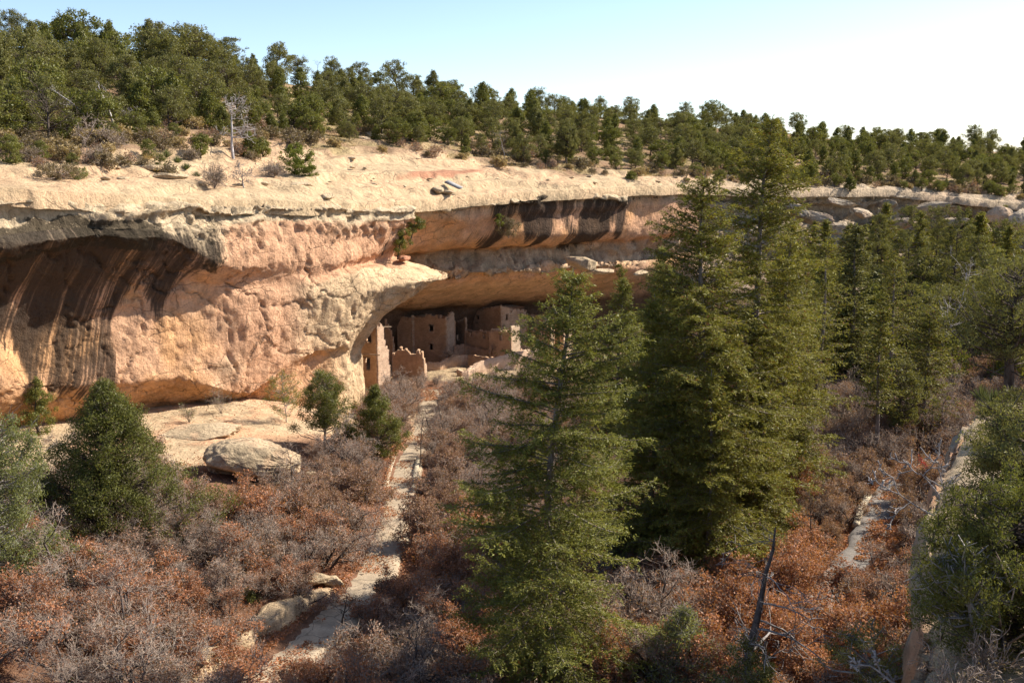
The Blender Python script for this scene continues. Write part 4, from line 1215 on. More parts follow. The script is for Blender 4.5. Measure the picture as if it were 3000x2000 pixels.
building('shaded rear room right of the tall tower with one dark window', 1592, 178, 40, 1541, 1600, 1055,
         [(1541, 920), (1570, 922), (1592, 925)], [(1592, 925), (1600, 925)], [(1560, 941, 9, 18), (1545, 962, 5, 5)], [], 'mas2', 'mas2', None, .35, 'rear_room', 20)
building('orange front room at the right of the ruins with a shaded doorway', 1612, 170, 30, 1562, 1622, 1062,
         [(1562, 954), (1590, 953), (1612, 957)], [(1612, 950), (1622, 956)], [(1588, 975, 8, 17)], [], 'mas', 'mas2', .2, .35, 'low_room', 21)
building('broken room at the far right of the ruins, half behind the fir', 1650, 174, 30, 1612, 1675, 1062,
         [(1612, 938), (1635, 935), (1650, 945)], [(1650, 945), (1675, 950)], [(1630, 980, 7, 15)], [], 'mas', 'mas2', .2, .35, 'low_room', 22)

# terrace walls before the rooms
def terrace(label, pts, th, mat, seed):
    pts = np.array([P(*p[:3]) for p in pts]); 
    root = thing('terrace_wall', label, 'wall', pts[len(pts) // 2])
    p0 = np.array(root.location)
    qb = QB(); rg_ = np.random.default_rng(seed)
    q_ = np.linspace(0, len(pts) - 1, 70)
    L = np.stack([np.interp(q_, np.arange(len(pts)), pts[:, k]) for k in range(3)], 1)
    tg = np.gradient(L, axis=0); tg[:, 2] = 0; tg /= np.linalg.norm(tg, axis=1, keepdims=True)
    n = np.stack([tg[:, 1], -tg[:, 0], 0 * q_], 1)
    L[:, 2] += rg_.normal(size=len(L)) * .06
    zb = gz(L[:, 0], L[:, 1]) - 1.0
    rows = []
    for s_, z in ((0, None), (0, .5), (0, 1), (1, 1), (1, .5), (1, None)):
        p = L - n * (th * s_) if True else L
        p = p.copy()
        p[:, 2] = zb if z is None else zb + (L[:, 2] - zb) * z
        rows.append(p + rg_.normal(size=p.shape) * .03)
    V = np.stack(rows, 1)
    Q = grid_quads(V.shape[0], V.shape[1])
    link('wall', new_mesh('wall', V.reshape(-1, 3) - p0, Q, M[mat]), root)
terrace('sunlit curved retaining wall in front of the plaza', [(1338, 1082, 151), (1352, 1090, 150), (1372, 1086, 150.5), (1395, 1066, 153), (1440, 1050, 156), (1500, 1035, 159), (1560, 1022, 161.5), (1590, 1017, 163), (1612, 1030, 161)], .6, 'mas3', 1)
terrace('shaded low terrace wall below the big two storey block', [(1245, 1060, 156), (1290, 1062, 157), (1330, 1040, 160), (1370, 1040, 162), (1440, 1048, 158)], .5, 'mas', 2)
terrace('shaded low wall between big block and plaza', [(1330, 1015, 166), (1360, 1008, 168), (1376, 1015, 168), (1430, 1028, 165)], .5, 'mas', 3)


# ------------------------------------------------------------------ vegetation builders
def unit(v): return v / (np.linalg.norm(v, axis=-1, keepdims=True) + 1e-9)

def grow(rg, S, D, L, Rr, spec):
    """vectorised recursive branching; returns segment arrays and the tips"""
    S, D = np.asarray(S, float), unit(np.asarray(D, float)); L, Rr = np.asarray(L, float), np.asarray(Rr, float)
    segs = []; tips = (S, D)
    allp = []
    for sp in spec:
        N = len(S); n = sp['n']
        pts, dirs = [S], []
        d = D
        for k in range(n):
            d = unit(d + sp['g'] * rg.normal(size=(N, 3)) + np.array([0, 0, sp.get('up', 0.0)]))
            pts.append(pts[-1] + d * (L / n)[:, None]); dirs.append(d)
        tp = sp.get('taper', .45)
        rr = [Rr * (1 - (1 - tp) * k / n) for k in range(n + 1)]
        for k in range(n): segs.append((pts[k], pts[k + 1], rr[k], rr[k + 1]))
        allp.append(np.concatenate(pts[1:]))
        tips = (pts[-1], d)
        c = sp.get('c', 0)
        if not c: break
        pa, da = np.stack(pts), np.stack(dirs)
        ns, nd, nl, nr_ = [], [], [], []
        for j in range(c):
            t = rg.uniform(sp.get('t0', .3), 1.0, N) if j else np.full(N, .98)
            k = np.minimum((t * n).astype(int), n - 1); f = t * n - k
            i = np.arange(N)
            p = pa[k, i] * (1 - f)[:, None] + pa[k + 1, i] * f[:, None]
            dd = da[k, i]
            pr = unit(np.cross(dd, rg.normal(size=(N, 3))))
            a = np.radians(sp.get('a', 45)) * rg.uniform(.6, 1.3, N)
            if sp.get('flat'): pr = unit(pr * np.array([1, 1, .4]))
            ns.append(p); nd.append(unit(dd * np.cos(a)[:, None] + pr * np.sin(a)[:, None]))
            nl.append(L * sp.get('lk', .55) * rg.uniform(.6, 1.25, N) * (1.15 - .45 * t)); nr_.append(Rr * (1 - (1 - tp) * t) * sp.get('rk', .6))
        S, D, L, Rr = np.concatenate(ns), np.concatenate(nd), np.concatenate(nl), np.concatenate(nr_)
    return segs, tips, allp

def wood(segs, rmin=.004, k=3):
    q = QB()
    for A, B, ra, rb in segs:
        q.prisms(A, B, np.maximum(ra, rmin), np.maximum(rb, rmin), k)
    return q

def fir_mesh(seed, H, Rm, leaf=(.17, .06), dens=1.0, power=.62, sparse=0.0, lean=0.0, mat='fir', twist=.12, low=.06, gaps=.12, sh=.54, step=.46):
    rg = np.random.default_rng(seed)
    tr, cr = QB(), QB()
    zz = np.linspace(0, H, 24)
    wob = np.stack([lean * zz + .18 * np.sin(zz * .35 + seed), .15 * np.cos(zz * .3 + seed * 2), zz], 1)
    wob[:, :2] -= wob[0, :2]
    rad = .30 * (H / 20) * (1 - zz / H) ** .9 + .02
    tr.tube(wob, rad, 8)
    axis = lambda z: np.stack([np.interp(z, zz, wob[:, 0]), np.interp(z, zz, wob[:, 1]), z], -1)
    z = low * H
    C, D, Nn = [], [], []
    BA, BB, bra, brb = [], [], [], []
    az0 = rg.uniform(0, 6.28)
    pa = rg.uniform(0, 6.28, 4)
    while z < H * .985:
        zr = z / H
        nb = int(rg.integers(4, 8))
        for k in range(nb):
            az = az0 + k * 2 * np.pi / nb + rg.normal() * .3
            if rg.random() < gaps + sparse: continue
            f = min(1.0, (1 - zr) / sh) ** power * (.78 + .22 * min(1, zr / .25))
            L = Rm * f * rg.uniform(.55, 1.15) * (1 + .15 * math.sin(az * 2 + pa[0] + zr * 7) + .14 * math.sin(az * 3 + pa[1] - zr * 11))
            L = max(L, .25)
            el = R(30) * zr ** 1.5 - R(6) * (1 - zr) + rg.normal() * .10
            dr = .24 * (1 - zr) + .08
            n = max(4, int(L / .26))
            t = np.linspace(0, 1, n)
            h = np.array([math.cos(az), math.sin(az), 0]); lat = np.array([-math.sin(az), math.cos(az), 0])
            bend = twist * rg.normal()
            p0 = axis(np.array(z + rg.normal() * .08))
            pts = p0 + h * (L * t)[:, None] * math.cos(el) + lat * (bend * L * t ** 2)[:, None]
            pts[:, 2] = p0[2] + L * (math.sin(el) * t - dr * t ** 2 + .75 * dr * t ** 4)
            BA.append(pts[:-1]); BB.append(pts[1:])
            r_ = (.010 + .012 * L) * (1 - .8 * t)
            bra.append(r_[:-1]); brb.append(r_[1:])
            k0 = int(n * (.10 + .22 * rg.random()))
            tt, pp = t[k0:], pts[k0:]
            roll = rg.normal() * .25                      # tilt of the whole spray
            for sd_ in (-1, 1):
                l = (L * (.10 + .36 * (1 - tt)) + .16) * rg.uniform(.45, 1.3, len(tt))
                dv = unit(h * .8 + lat * sd_ * 1.0 + np.array([0, 0, sd_ * roll - .12]) + .18 * rg.normal(size=(len(tt), 3)))
                BA.append(pp); BB.append(pp + dv * (l * .8)[:, None]); bra.append(np.full(len(tt), .007)); brb.append(np.full(len(tt), .003))
                m = np.maximum(3, (l / .050 * dens * (.6 if sparse else 1)).astype(int))
                ix = np.repeat(np.arange(len(tt)), m)
                u = rg.random(len(ix))
                c = pp[ix] + dv[ix] * (l[ix] * u)[:, None] + rg.normal(size=(len(ix), 3)) * .055
                c[:, 2] -= .16 * (l[ix] * u) ** 2
                side = np.where(rg.random(len(ix)) < .5, 1, -1)[:, None]
                q = unit(np.cross(dv[ix], np.array([0, 0, 1.])))
                d_ = unit(dv[ix] * .9 + q * side * .75 + .5 * rg.normal(size=c.shape))
                C.append(c + d_ * .05); D.append(d_)
                Nn.append(np.array([0, 0, 1.]) + .55 * rg.normal(size=c.shape) + h * .2)
            m = max(4, int(L / .05))
            u = rg.random(m) * .9 + .1
            c = np.stack([np.interp(u, t, pts[:, j]) for j in range(3)], 1) + rg.normal(size=(m, 3)) * .03
            C.append(c); D.append(unit(h + .5 * rg.normal(size=c.shape))); Nn.append(np.array([0, 0, 1.]) + .6 * rg.normal(size=c.shape))
        z += rg.uniform(.7, 1.3) * step * (H / 21) ** .4 * (1 - .45 * zr)
    c = axis(np.linspace(H * .93, H, 40)) + rg.normal(size=(40, 3)) * .05
    C.append(c); D.append(unit(rg.normal(size=c.shape) + np.array([0, 0, 1.2]))); Nn.append(rg.normal(size=c.shape))
    C, D, Nn = np.concatenate(C), np.concatenate(D), np.concatenate(Nn)
    cr.leaves(C, D, leaf[0] * rg.uniform(.6, 1.3, len(C)), leaf[1] * rg.uniform(.7, 1.3, len(C)), rg, Nn)
    tr.prisms(np.concatenate(BA), np.concatenate(BB), np.concatenate(bra), np.concatenate(brb), 3)
    return tr.mesh('trunk', M['firbark']), cr.mesh('crown', M[mat])

def clump_tree(seed, H, W, kind='cone', nclump=70, nleaf=55, leaf=(.26, .15), cr_=.55, base=.08, tr_r=.16, mat='juniper', bark='bark', lean=0.0, up=.55, fork=False, deadk=0.0):
    """juniper or pinyon: lobed crown of leaf clumps carried on limbs"""
    rg = np.random.default_rng(seed)
    tr, cq = QB(), QB()
    pa = rg.uniform(0, 6.28, 6)
    def Rz(zr, az):
        if kind == 'cone': b_ = (1 - zr) ** .62 * (.35 + .65 * np.minimum(1, zr / .22))
        elif kind == 'oval': b_ = np.sqrt(np.clip(1 - ((zr - .52) / .52) ** 2, 0, 1))
        elif kind == 'round': b_ = np.sqrt(np.clip(1 - ((zr - .6) / .44) ** 2, 0, 1))
        elif kind == 'flat': b_ = np.sqrt(np.clip(1 - ((zr - .68) / .34) ** 2, 0, 1)) * 1.05
        else: b_ = (1 - zr) ** .4 * np.minimum(1, zr / .15)
        return W * b_ * (1 + .22 * np.sin(2 * az + pa[0] + 5 * zr) + .18 * np.sin(3 * az + pa[1] - 9 * zr) + .10 * np.sin(5 * az + pa[2] + 13 * zr))
    zr = base + (1 - base) * rg.random(nclump) ** (.95 if kind in ('cone',) else .8)
    az = rg.uniform(0, 2 * np.pi, nclump)
    rr = Rz(zr, az) * rg.random(nclump) ** .42
    ax = lambda h: np.stack([lean * h + .12 * np.sin(h * .9 + seed), .10 * np.cos(h * .8 + seed) - .10 * math.cos(seed), h], -1)
    C = ax(zr * H) + np.stack([rr * np.cos(az), rr * np.sin(az), 0 * rr], 1)
    C[:, 2] += .12 * rg.normal(size=nclump) - .05 * rr
    top = ax(np.array([H * .97])); C = np.concatenate([C, top]); zr = np.r_[zr, .97]; az = np.r_[az, 0]; rr = np.r_[rr, 0]
    n = len(C)
    # trunk
    hz = np.linspace(-.4, H * (.9 if kind in ('cone', 'tall') else .78), 10)
    tr.tube(ax(hz), tr_r * (1 - .85 * np.linspace(0, 1, 10)) + .015, 7)
    # limbs: bent two piece runs from the trunk to each clump
    h0 = np.clip(zr * H - rr * up * rg.uniform(.6, 1.3, n), H * .05, H * .9)
    A = ax(h0); Bm = A + (C - A) * .55 + rg.normal(size=C.shape) * .10 * (.3 + rr[:, None]); Bm[:, 2] -= .10 * rr
    r0 = np.minimum(.012 + .013 * rr, .05)
    tr.prisms(A, Bm, r0, r0 * .7, 4); tr.prisms(Bm, C, r0 * .7, .008, 3)
    # twiglets in each clump
    m = 5
    T = np.repeat(C, m, 0); e = T + unit(rg.normal(size=T.shape) + np.array([0, 0, .5])) * cr_ * rg.uniform(.5, 1.0, (len(T), 1))
    tr.prisms(T, e, .010, .004, 3)
    if deadk:
        k = int(n * deadk); i = rg.integers(0, n, k)
        e = C[i] + unit(C[i] - A[i] + .5 * rg.normal(size=(k, 3))) * rg.uniform(.5, 1.2, (k, 1)) * cr_ * 1.8
        tr.prisms(C[i], e, .016, .006, 3)
    # foliage
    cs = cr_ * rg.uniform(.6, 1.25, n) * np.where(zr > .85, .75, 1.0)
    nl = np.maximum(6, (nleaf * (cs / cr_) ** 2 * rg.uniform(.7, 1.2, n)).astype(int))
    i = np.repeat(np.arange(n), nl)
    o_ = unit(rg.normal(size=(len(i), 3))) * (rg.random(len(i)) ** .45)[:, None]
    o_ *= np.array([1.0, 1.0, .78])
    p = C[i] + o_ * cs[i][:, None]
    nn = unit(o_ + .25 * unit(C[i] - A[i]) + np.array([0, 0, .15])) + .55 * rg.normal(size=p.shape)
    d = unit(np.cross(nn, rg.normal(size=p.shape)) + np.array([0, 0, .5]) + .3 * o_)
    cq.leaves(p, d, leaf[0] * rg.uniform(.6, 1.3, len(p)), leaf[1] * rg.uniform(.6, 1.3, len(p)), rg, nn)
    return tr.mesh('trunk', M[bark]), cq.mesh('crown', M[mat])

def oak_mesh(seed, H, W, leafy, mat='oakleaf', nst=4, twigs=3):
    rg = np.random.default_rng(seed)
    a = rg.uniform(0, 6.28, nst); sp = rg.uniform(.1, .85, nst)
    D = np.stack([np.cos(a) * sp * W / H * 1.3, np.sin(a) * sp * W / H * 1.3, np.ones(nst)], 1)
    S = np.stack([np.cos(a) * .3 * W * sp, np.sin(a) * .3 * W * sp, np.full(nst, -.3)], 1)
    segs, tips, allp = grow(rg, S, D, H * rg.uniform(.55, 1.0, nst), np.full(nst, .024 * H), [
        dict(n=6, g=.24, up=.05, c=6, a=55, lk=.52, rk=.6, t0=.3),
        dict(n=5, g=.30, up=.05, c=5, a=50, lk=.52, rk=.5, t0=.2),
        dict(n=3, g=.32, up=.04, c=4, a=48, lk=.55, rk=.5, t0=.2),
        dict(n=2, g=.30, up=.03)])
    tp, td = tips
    T = np.repeat(tp, twigs, 0); dd = unit(np.repeat(td, twigs, 0) + .9 * rg.normal(size=T.shape) + np.array([0, 0, .15]))
    E = T + dd * rg.uniform(.14, .40, (len(T), 1)) * H / 3
    q0 = wood(segs[:11], .012, 4)
    q = wood(segs[11:], .008)
    q.prisms(T, E, .007, .004, 3)
    cr = QB()
    src = np.concatenate([E, tp, allp[2][::2]])
    k = int(len(src) * leafy * 1.5)
    i = rg.integers(0, len(src), k)
    fld = fbm(src[i] * 1.1 + seed, 3, seed)
    i = i[fld > -.02 - .12 * leafy]
    p = src[i] + rg.normal(size=(len(i), 3)) * .07
    cr.leaves(p, rg.normal(size=p.shape) + np.array([0, 0, -.3]), .105 * rg.uniform(.6, 1.3, len(p)), .068 * rg.uniform(.7, 1.2, len(p)), rg)
    return q0.mesh('stems', M['oakstem']), q.mesh('twigs', M['twig']), cr.mesh('leaves', M[mat])

def snag_mesh(seed, H, spread=.5, mat='grey', lean=(0, 0), n1=9, r=.11, fine=True, trunkfrac=.8, a=62, rk=.5, bmin=.009, merge=False, g=.07, up=0.0, bmat=None, taper=.3):
    rg = np.random.default_rng(seed)
    spec = [dict(n=9, g=g, up=.0, c=n1, a=a, lk=spread, rk=rk, t0=.35, taper=taper),
            dict(n=6, g=.22, up=.05 + up, c=5, a=45, lk=.5, rk=.55, t0=.3),
            dict(n=3, g=.3, up=.05, c=3, a=45, lk=.55, rk=.55, t0=.3),
            dict(n=2, g=.3)]
    if not fine: spec = spec[:3]; spec[2].pop('c')
    segs, tips, ap = grow(rg, [[0, 0, -.3]], [[lean[0], lean[1], 1]], [H * trunkfrac], [r], spec)
    t, b = QB(), QB()
    k = spec[0]['n']
    if merge: k = len(segs)
    for A, B, ra, rb in segs[:k]: t.prisms(A, B, np.maximum(ra, .012), np.maximum(rb, .012), 6)
    for A, B, ra, rb in segs[k:]: b.prisms(A, B, np.maximum(ra, bmin), np.maximum(rb, bmin), 3)
    if merge: return (t.mesh('limb', M[mat]),)
    return t.mesh('trunk', M[mat]), b.mesh('branches', M[bmat or mat])

def scrub_mesh(seed, H, W, mat='scrub', leafy=1.0, bark='twig', leaf=(.12, .05), n=16, rmin=.006):
    rg = np.random.default_rng(seed)
    a = rg.uniform(0, 6.28, n); sp = rg.uniform(0, 1.0, n)
    D = np.stack([np.cos(a) * sp * W / H, np.sin(a) * sp * W / H, np.ones(n) * .8], 1)
    segs, tips, ap = grow(rg, np.zeros((n, 3)) - np.array([0, 0, .1]), D, H * rg.uniform(.6, 1.0, n), np.full(n, .014), [
        dict(n=3, g=.18, c=6, a=38, lk=.55, rk=.6, t0=.2), dict(n=2, g=.25, c=4, a=40, lk=.55, rk=.7, t0=.2), dict(n=2, g=.3)])
    q = wood(segs, rmin)
    tp, td = tips
    i = rg.integers(0, len(tp), int(len(tp) * 3 * leafy))
    c = QB(); p = tp[i] + rg.normal(size=(len(i), 3)) * .08
    c.leaves(p, td[i] + .7 * rg.normal(size=p.shape), leaf[0] * rg.uniform(.6, 1.3, len(p)), leaf[1], rg)
    return q.mesh('stems', M[bark]), c.mesh('leaves', M[mat])

def tuft_mesh(seed, H, W, mat, n=60, w_=.03):
    rg = np.random.default_rng(seed)
    a = rg.uniform(0, 6.28, n); sp = rg.uniform(.1, 1.0, n)
    D = np.stack([np.cos(a) * sp * W, np.sin(a) * sp * W, np.full(n, H) * (1.1 - .6 * sp)], 1)
    q = QB(); q.leaves(D * .5, D, np.linalg.norm(D, axis=1), w_, rg)
    return q.mesh('blades', M[mat])

def plant(name, label, cat, loc, mats, H, sc, rz, group=None, names=('trunk', 'crown'), rx=0., ry=0.):
    root = thing(name, label, cat, loc, rz, sc, group, rx, ry)
    for nm, me in zip(names, mats): link(nm, me, root)
    return root

# ------------------------------------------------------------------ tall firs
CF = hit(1575, 2062, 40, 60)
plant('douglas_fir', 'big bright green fir in the centre foreground with grey twigs showing', 'fir tree', CF,
      fir_mesh(101, 22.0, 5.0, (.19, .044), 2.1, .62, .0, .066, 'fir', gaps=.16, step=.5), 22, 1.0, .0)
def fir_at(px, d, top_py, Rm, label, seed, mat='fir2', lean=0.0, name='douglas_fir', **k):
    b_ = floor_at(px, d)
    Ht = P(px, top_py, d)[2] - b_[2]
    return plant(name, label, 'fir tree', b_ + np.array([0, 0, -.3]), fir_mesh(seed, Ht + .3, Rm, mat=mat, lean=lean, **k), Ht, 1.0, 0.0)
FB = dict(leaf=(.25, .062), dens=1.15, step=.54)
fir_at(2140, 69, 335, 5.6, 'tallest olive green fir with a leaning trunk, rising past the cliff rim to the hillside', 102, 'fir2', .055, sh=.5, power=.62, gaps=.10, **FB)
fir_at(2030, 64, 500, 5.4, 'tall olive fir with a thin pointed top just left of the tallest one', 103, 'fir2', .0, sh=.5, power=.62, gaps=.10, **FB)
fir_at(1900, 67, 860, 3.8, 'dark green narrow fir standing in shade left of the two tallest firs', 104, 'fir', .0, sh=.6, power=.6, **FB)
fir_at(2262, 76, 640, 4.4, 'lower fir at the right foot of the tallest fir', 105, 'fir2', .01, sh=.6, power=.6, **FB)
fir_at(2060, 60, 1080, 3.3, 'short dense fir in front of the two tallest firs', 106, 'fir2', .0, sh=.6, power=.6, **FB)
fir_at(2215, 66, 1080, 3.0, 'short olive fir at the lower right of the tall fir group', 107, 'fir2', .0, sh=.6, power=.6, **FB)
fir_at(1815, 97, 812, 4.0, 'slim fir peeking out behind the top of the central fir', 108, 'fir', .0, sh=.6, power=.6, **FB)
fir_at(1930, 100, 720, 4.0, 'dark fir filling the gap behind the two tallest firs, left side', 109, 'fir', .0, sh=.6, power=.6, **FB)
# thinner conifers on the right
fir_at(2372, 96, 705, 3.2, 'thin brownish fir with bare grey limbs right of the tallest fir', 110, 'fir2', .03, leaf=(.27, .09), sparse=.42, dens=.55, power=.4)
fir_at(2478, 118, 655, 3.0, 'dark green fir below the grey ramp of rock, with layered crown', 111, 'pinyon', .0, leaf=(.36, .14), sparse=.05, dens=.55, power=.35)
fir_at(2590, 104, 752, 3.0, 'sparse half dead fir with rusty needles in the right middle distance', 112, 'fir2', .0, leaf=(.27, .09), sparse=.4, dens=.55, power=.35)
fir_at(2690, 96, 900, 3.2, 'leafy olive fir in front of the far talus slope', 113, 'fir2', .02, leaf=(.27, .1), sparse=.15, dens=.55, power=.4)
fir_at(2560, 88, 905, 2.2, 'slender fir with a bare lower trunk near the right hand path', 114, 'fir2', .01, leaf=(.3, .1), sparse=.3, dens=.55, power=.35, low=.4)
fir_at(2330, 92, 880, 2.4, 'ragged olive fir behind the lower right of the tall firs', 115, 'fir2', .0, leaf=(.27, .09), sparse=.25, dens=.55, power=.4)

# ------------------------------------------------------------------ junipers near the left cliff
JL = dict(leaf=(.15, .075))
def jun_at(px, py, top_py, name, label, cat, proto_kw, d=None, rz=0.0, seed=1, W=None, Hk=1.0):
    b_ = hit(px, py) if d is None else floor_at(px, d)
    Ht = (P(px, top_py, b_[1])[2] - b_[2]) * Hk
    return plant(name, label, cat, b_ + np.array([0, 0, -.1]), clump_tree(seed, Ht, W, **proto_kw), Ht, 1.0, rz)
jun_at(345, 1600, 1118, 'juniper', 'broad dark green juniper below the black streaked cliff', 'juniper', dict(kind='cone', nclump=760, nleaf=150, leaf=(.14, .065), cr_=.66, base=.04, tr_r=.2, deadk=.12), seed=201, W=6.3)
jun_at(15, 1760, 1205, 'juniper', 'greyish green juniper cut off by the left edge', 'juniper', dict(kind='oval', nclump=380, nleaf=150, leaf=(.14, .06), cr_=.55, base=.05, tr_r=.2, mat='bluejun', bark='grey', deadk=.5), seed=202, W=2.6)
jun_at(120, 1740, 1560, 'juniper', 'low grey green juniper spreading right from the left edge', 'juniper', dict(kind='oval', nclump=120, nleaf=120, leaf=(.15, .07), cr_=.5, base=.1, tr_r=.12, mat='bluejun', bark='grey', deadk=.5), seed=203, W=2.8)
jun_at(112, 1270, 1110, 'juniper', 'small upright juniper against the cliff foot at far left', 'juniper', dict(kind='cone', nclump=90, nleaf=90, leaf=(.18, .09), cr_=.5, base=.05, tr_r=.12), seed=204, W=2.2)
jun_at(955, 1330, 1090, 'juniper', 'dark juniper right of the huge boulder with bare lower limbs', 'juniper', dict(kind='oval', nclump=230, nleaf=130, leaf=(.15, .075), cr_=.58, base=.34, tr_r=.16, bark='twig', deadk=.2), seed=205, W=2.3)
jun_at(1108, 1350, 1130, 'juniper', 'green cone shaped juniper beside the footpath, in front of the cliff nose', 'juniper', dict(kind='cone', nclump=230, nleaf=130, leaf=(.15, .075), cr_=.55, base=.08, tr_r=.14), seed=206, W=3.3)
jun_at(1010, 1330, 1235, 'juniper', 'small juniper filling the gap between the two beside the boulder', 'juniper', dict(kind='round', nclump=50, nleaf=100, leaf=(.15, .08), cr_=.45, base=.2, tr_r=.08), seed=207, W=1.3)
jun_at(2005, 2080, 1780, 'juniper', 'hazy grey green juniper at the bottom edge right of the central fir', 'juniper', dict(kind='cone', nclump=230, nleaf=64, leaf=(.14, .05), cr_=.5, base=.05, tr_r=.12, mat='bluejun', bark='grey', deadk=.25), d=43.5, seed=208, W=3.1)
jun_at(2185, 2080, 1885, 'juniper', 'small dark juniper behind the foreground dead snag', 'juniper', dict(kind='oval', nclump=80, nleaf=110, leaf=(.12, .06), cr_=.4, base=.1, tr_r=.1, mat='pinyon', bark='grey'), d=39, seed=209, W=1.5)
# plants at the cliff foot
b_ = floor_at(836, 101)
plant('shrub', 'yellow green upright shrub at the foot of the pink cliff', 'shrub', b_, clump_tree(221, 5.6, 2.0, 'round', 70, 80, (.13, .05), .5, .2, .05, 'bright', 'twig'), 5, 1.0, 0)
b_ = hit(648, 1210)
plant('shrub', 'tangled brown shrub with a few yellow leaves in the cliff undercut', 'shrub', b_, scrub_mesh(222, 2.4, 1.6, 'bright', .12), 2, 1.0, 0, None, ('stems', 'leaves'))
b_ = hit(555, 1240)
plant('shrub', 'thin yellow stalked plant against the shaded undercut', 'shrub', b_, scrub_mesh(223, 1.7, .5, 'bright', .35), 2, 1.0, 0, None, ('stems', 'leaves'))
b_ = hit(180, 1310)
plant('shrub', 'reddish leafless bush between the small juniper and the broad juniper', 'shrub', b_, oak_mesh(224, 2.2, 2.0, .05), 2, 1.0, 0, None, ('stems', 'twigs', 'leaves'))
# trees growing on the cliff itself
plant('juniper', 'bright juniper rooted in the notch at the right end of the pink wall', 'juniper', P(1168, 752, 133), clump_tree(231, 3.6, 1.5, 'oval', 50, 90, (.2, .1), .5, .1, .1, 'juniper', 'bark', .12), 3, 1.0, 0)
plant('juniper', 'smaller juniper above the notch one, against the pink wall end', 'juniper', P(1208, 690, 135), clump_tree(232, 2.6, 1.1, 'oval', 34, 90, (.2, .1), .45, .05, .08, 'juniper', 'bark', .15), 3, 1.0, 0)
plant('shrub', 'green bush hanging on the streaked alcove wall', 'shrub', P(1490, 690, 153), clump_tree(233, 2.6, 1.6, 'oval', 40, 80, (.2, .1), .5, .0, .06, 'scrub', 'twig'), 3, 1.0, 0)
plant('shrub', 'small bright green bush on top left of the alcove wall bush', 'shrub', P(1464, 662, 152.4), clump_tree(235, 1.6, .8, 'oval', 18, 80, (.2, .1), .4, .0, .05, 'bright', 'twig'), 3, 1.0, 0)
plant('shrub', 'little green bush on the right end of the alcove shelf', 'shrub', P(1812, 815, 168), clump_tree(234, 2.2, .9, 'oval', 20, 60, (.22, .11), .4, .0, .06, 'juniper', 'bark'), 3, 1.0, 0)

# ------------------------------------------------------------------ vegetation on the near bench
def at(px, py, d): return P(px, py, d)
plant('juniper', 'big dark shaggy juniper on the near rock bench at the right edge', 'juniper', at(2930, 1950, 13.6),
      clump_tree(301, 2.8, 1.3, 'oval', 330, 330, (.05, .016), .22, .06, .12, 'juniper', 'bark', deadk=.2), 4, 1.0, 0, rx=0, ry=-.05)
plant('juniper', 'low juniper boughs hanging over the shaded bench face, bottom right', 'juniper', at(2850, 1905, 13.0),
      clump_tree(302, 1.5, .55, 'round', 80, 260, (.048, .016), .18, .1, .06, 'juniper', 'grey', deadk=.3), 2, 1.0, 0, ry=-.30)
plant('pinyon', 'bushy pinyon with bright needles on the near bench at right', 'pine tree', at(3000, 1590, 17.5),
      clump_tree(303, 2.6, 1.25, 'oval', 200, 260, (.075, .018), .27, .12, .1, 'pinyon', 'bark', deadk=.15), 4, 1.0, 0, ry=-.05)
plant('pinyon', 'old pinyon with thick dark trunk and spreading limbs on the bench, upper right', 'pine tree', at(2952, 1165, 45),
      clump_tree(304, 6.6, 3.3, 'flat', 170, 150, (.17, .045), .55, .34, .27, 'pinyon', 'bark', up=.6, deadk=.15), 6, 1.0, 0)
plant('pinyon', 'low bright pinyon on the bench just below the yuccas', 'pine tree', at(2975, 1370, 27),
      clump_tree(309, 2.2, 1.35, 'round', 120, 200, (.09, .022), .3, .05, .08, 'pinyon', 'bark', deadk=.1), 4, 1.0, 0)
plant('pinyon', 'small pine bush hugging the shaded bench face at the bottom', 'pine tree', at(2565, 2010, 15.5),
      clump_tree(305, .9, .7, 'round', 44, 170, (.065, .016), .2, .1, .04, 'pinyon', 'grey', deadk=.3), 1, 1.0, 0)
q_ = snag_mesh(306, 2.1, .5, 'grey', (-.3, .1), 4, .032, True, .9, merge=True)
plant('dead_branch', 'bare grey dead juniper limb curving up before the sunlit bench top', 'dead branch', at(2835, 1560, 20), q_, 1, 1.0, .4, None, ('limb',))
q_ = snag_mesh(307, 1.9, .5, 'grey', (-1.6, .1), 4, .03, True, .9, merge=True)
plant('dead_branch', 'grey dead limb reaching left past the bench edge', 'dead branch', at(2850, 1520, 19.5), q_, 1, 1.0, 0, None, ('limb',))
q_ = snag_mesh(308, .9, .4, 'grey', (-1.2, .2), 3, .025, True, .9, merge=True)
plant('dead_branch', 'short broken grey limb by the small pine bush at the bottom', 'dead branch', at(2690, 2000, 12.5), q_, 1, 1.0, 0, None, ('limb',))
for k, (px, py, d, lab) in enumerate(((2875, 1180, 38, 'spiky yucca at the foot of the old dark trunked pinyon'), (2905, 1190, 37, 'second spiky yucca, closer to the old pinyon trunk'))):
    root = thing('yucca', lab, 'yucca', at(px, py, d), k, 1.0, 'yuccas under the old pinyon')
    link('blades', tuft_mesh(310 + k, .8, .55, 'yucca', 70, .045), root)
for k, (px, py, d, lab) in enumerate(((2920, 1260, 34, 'dry brown scrub on the bench below the yuccas'), (2990, 1280, 32, 'dry brown scrub at the right edge below the old pinyon'), (2880, 1960, 12.5, 'tangle of dry twigs under the big dark juniper'), (2830, 2040, 12, 'grey twiggy scrub on the lower bench edge, shaded'))):
    plant('scrub_bush', lab, 'shrub', at(px, py, d) + np.array([0, 0, -.1]), scrub_mesh(320 + k, .7, .6, 'scrub', .35, 'twig', (.05, .018)), 1, 1.0, k, None, ('stems', 'leaves'))

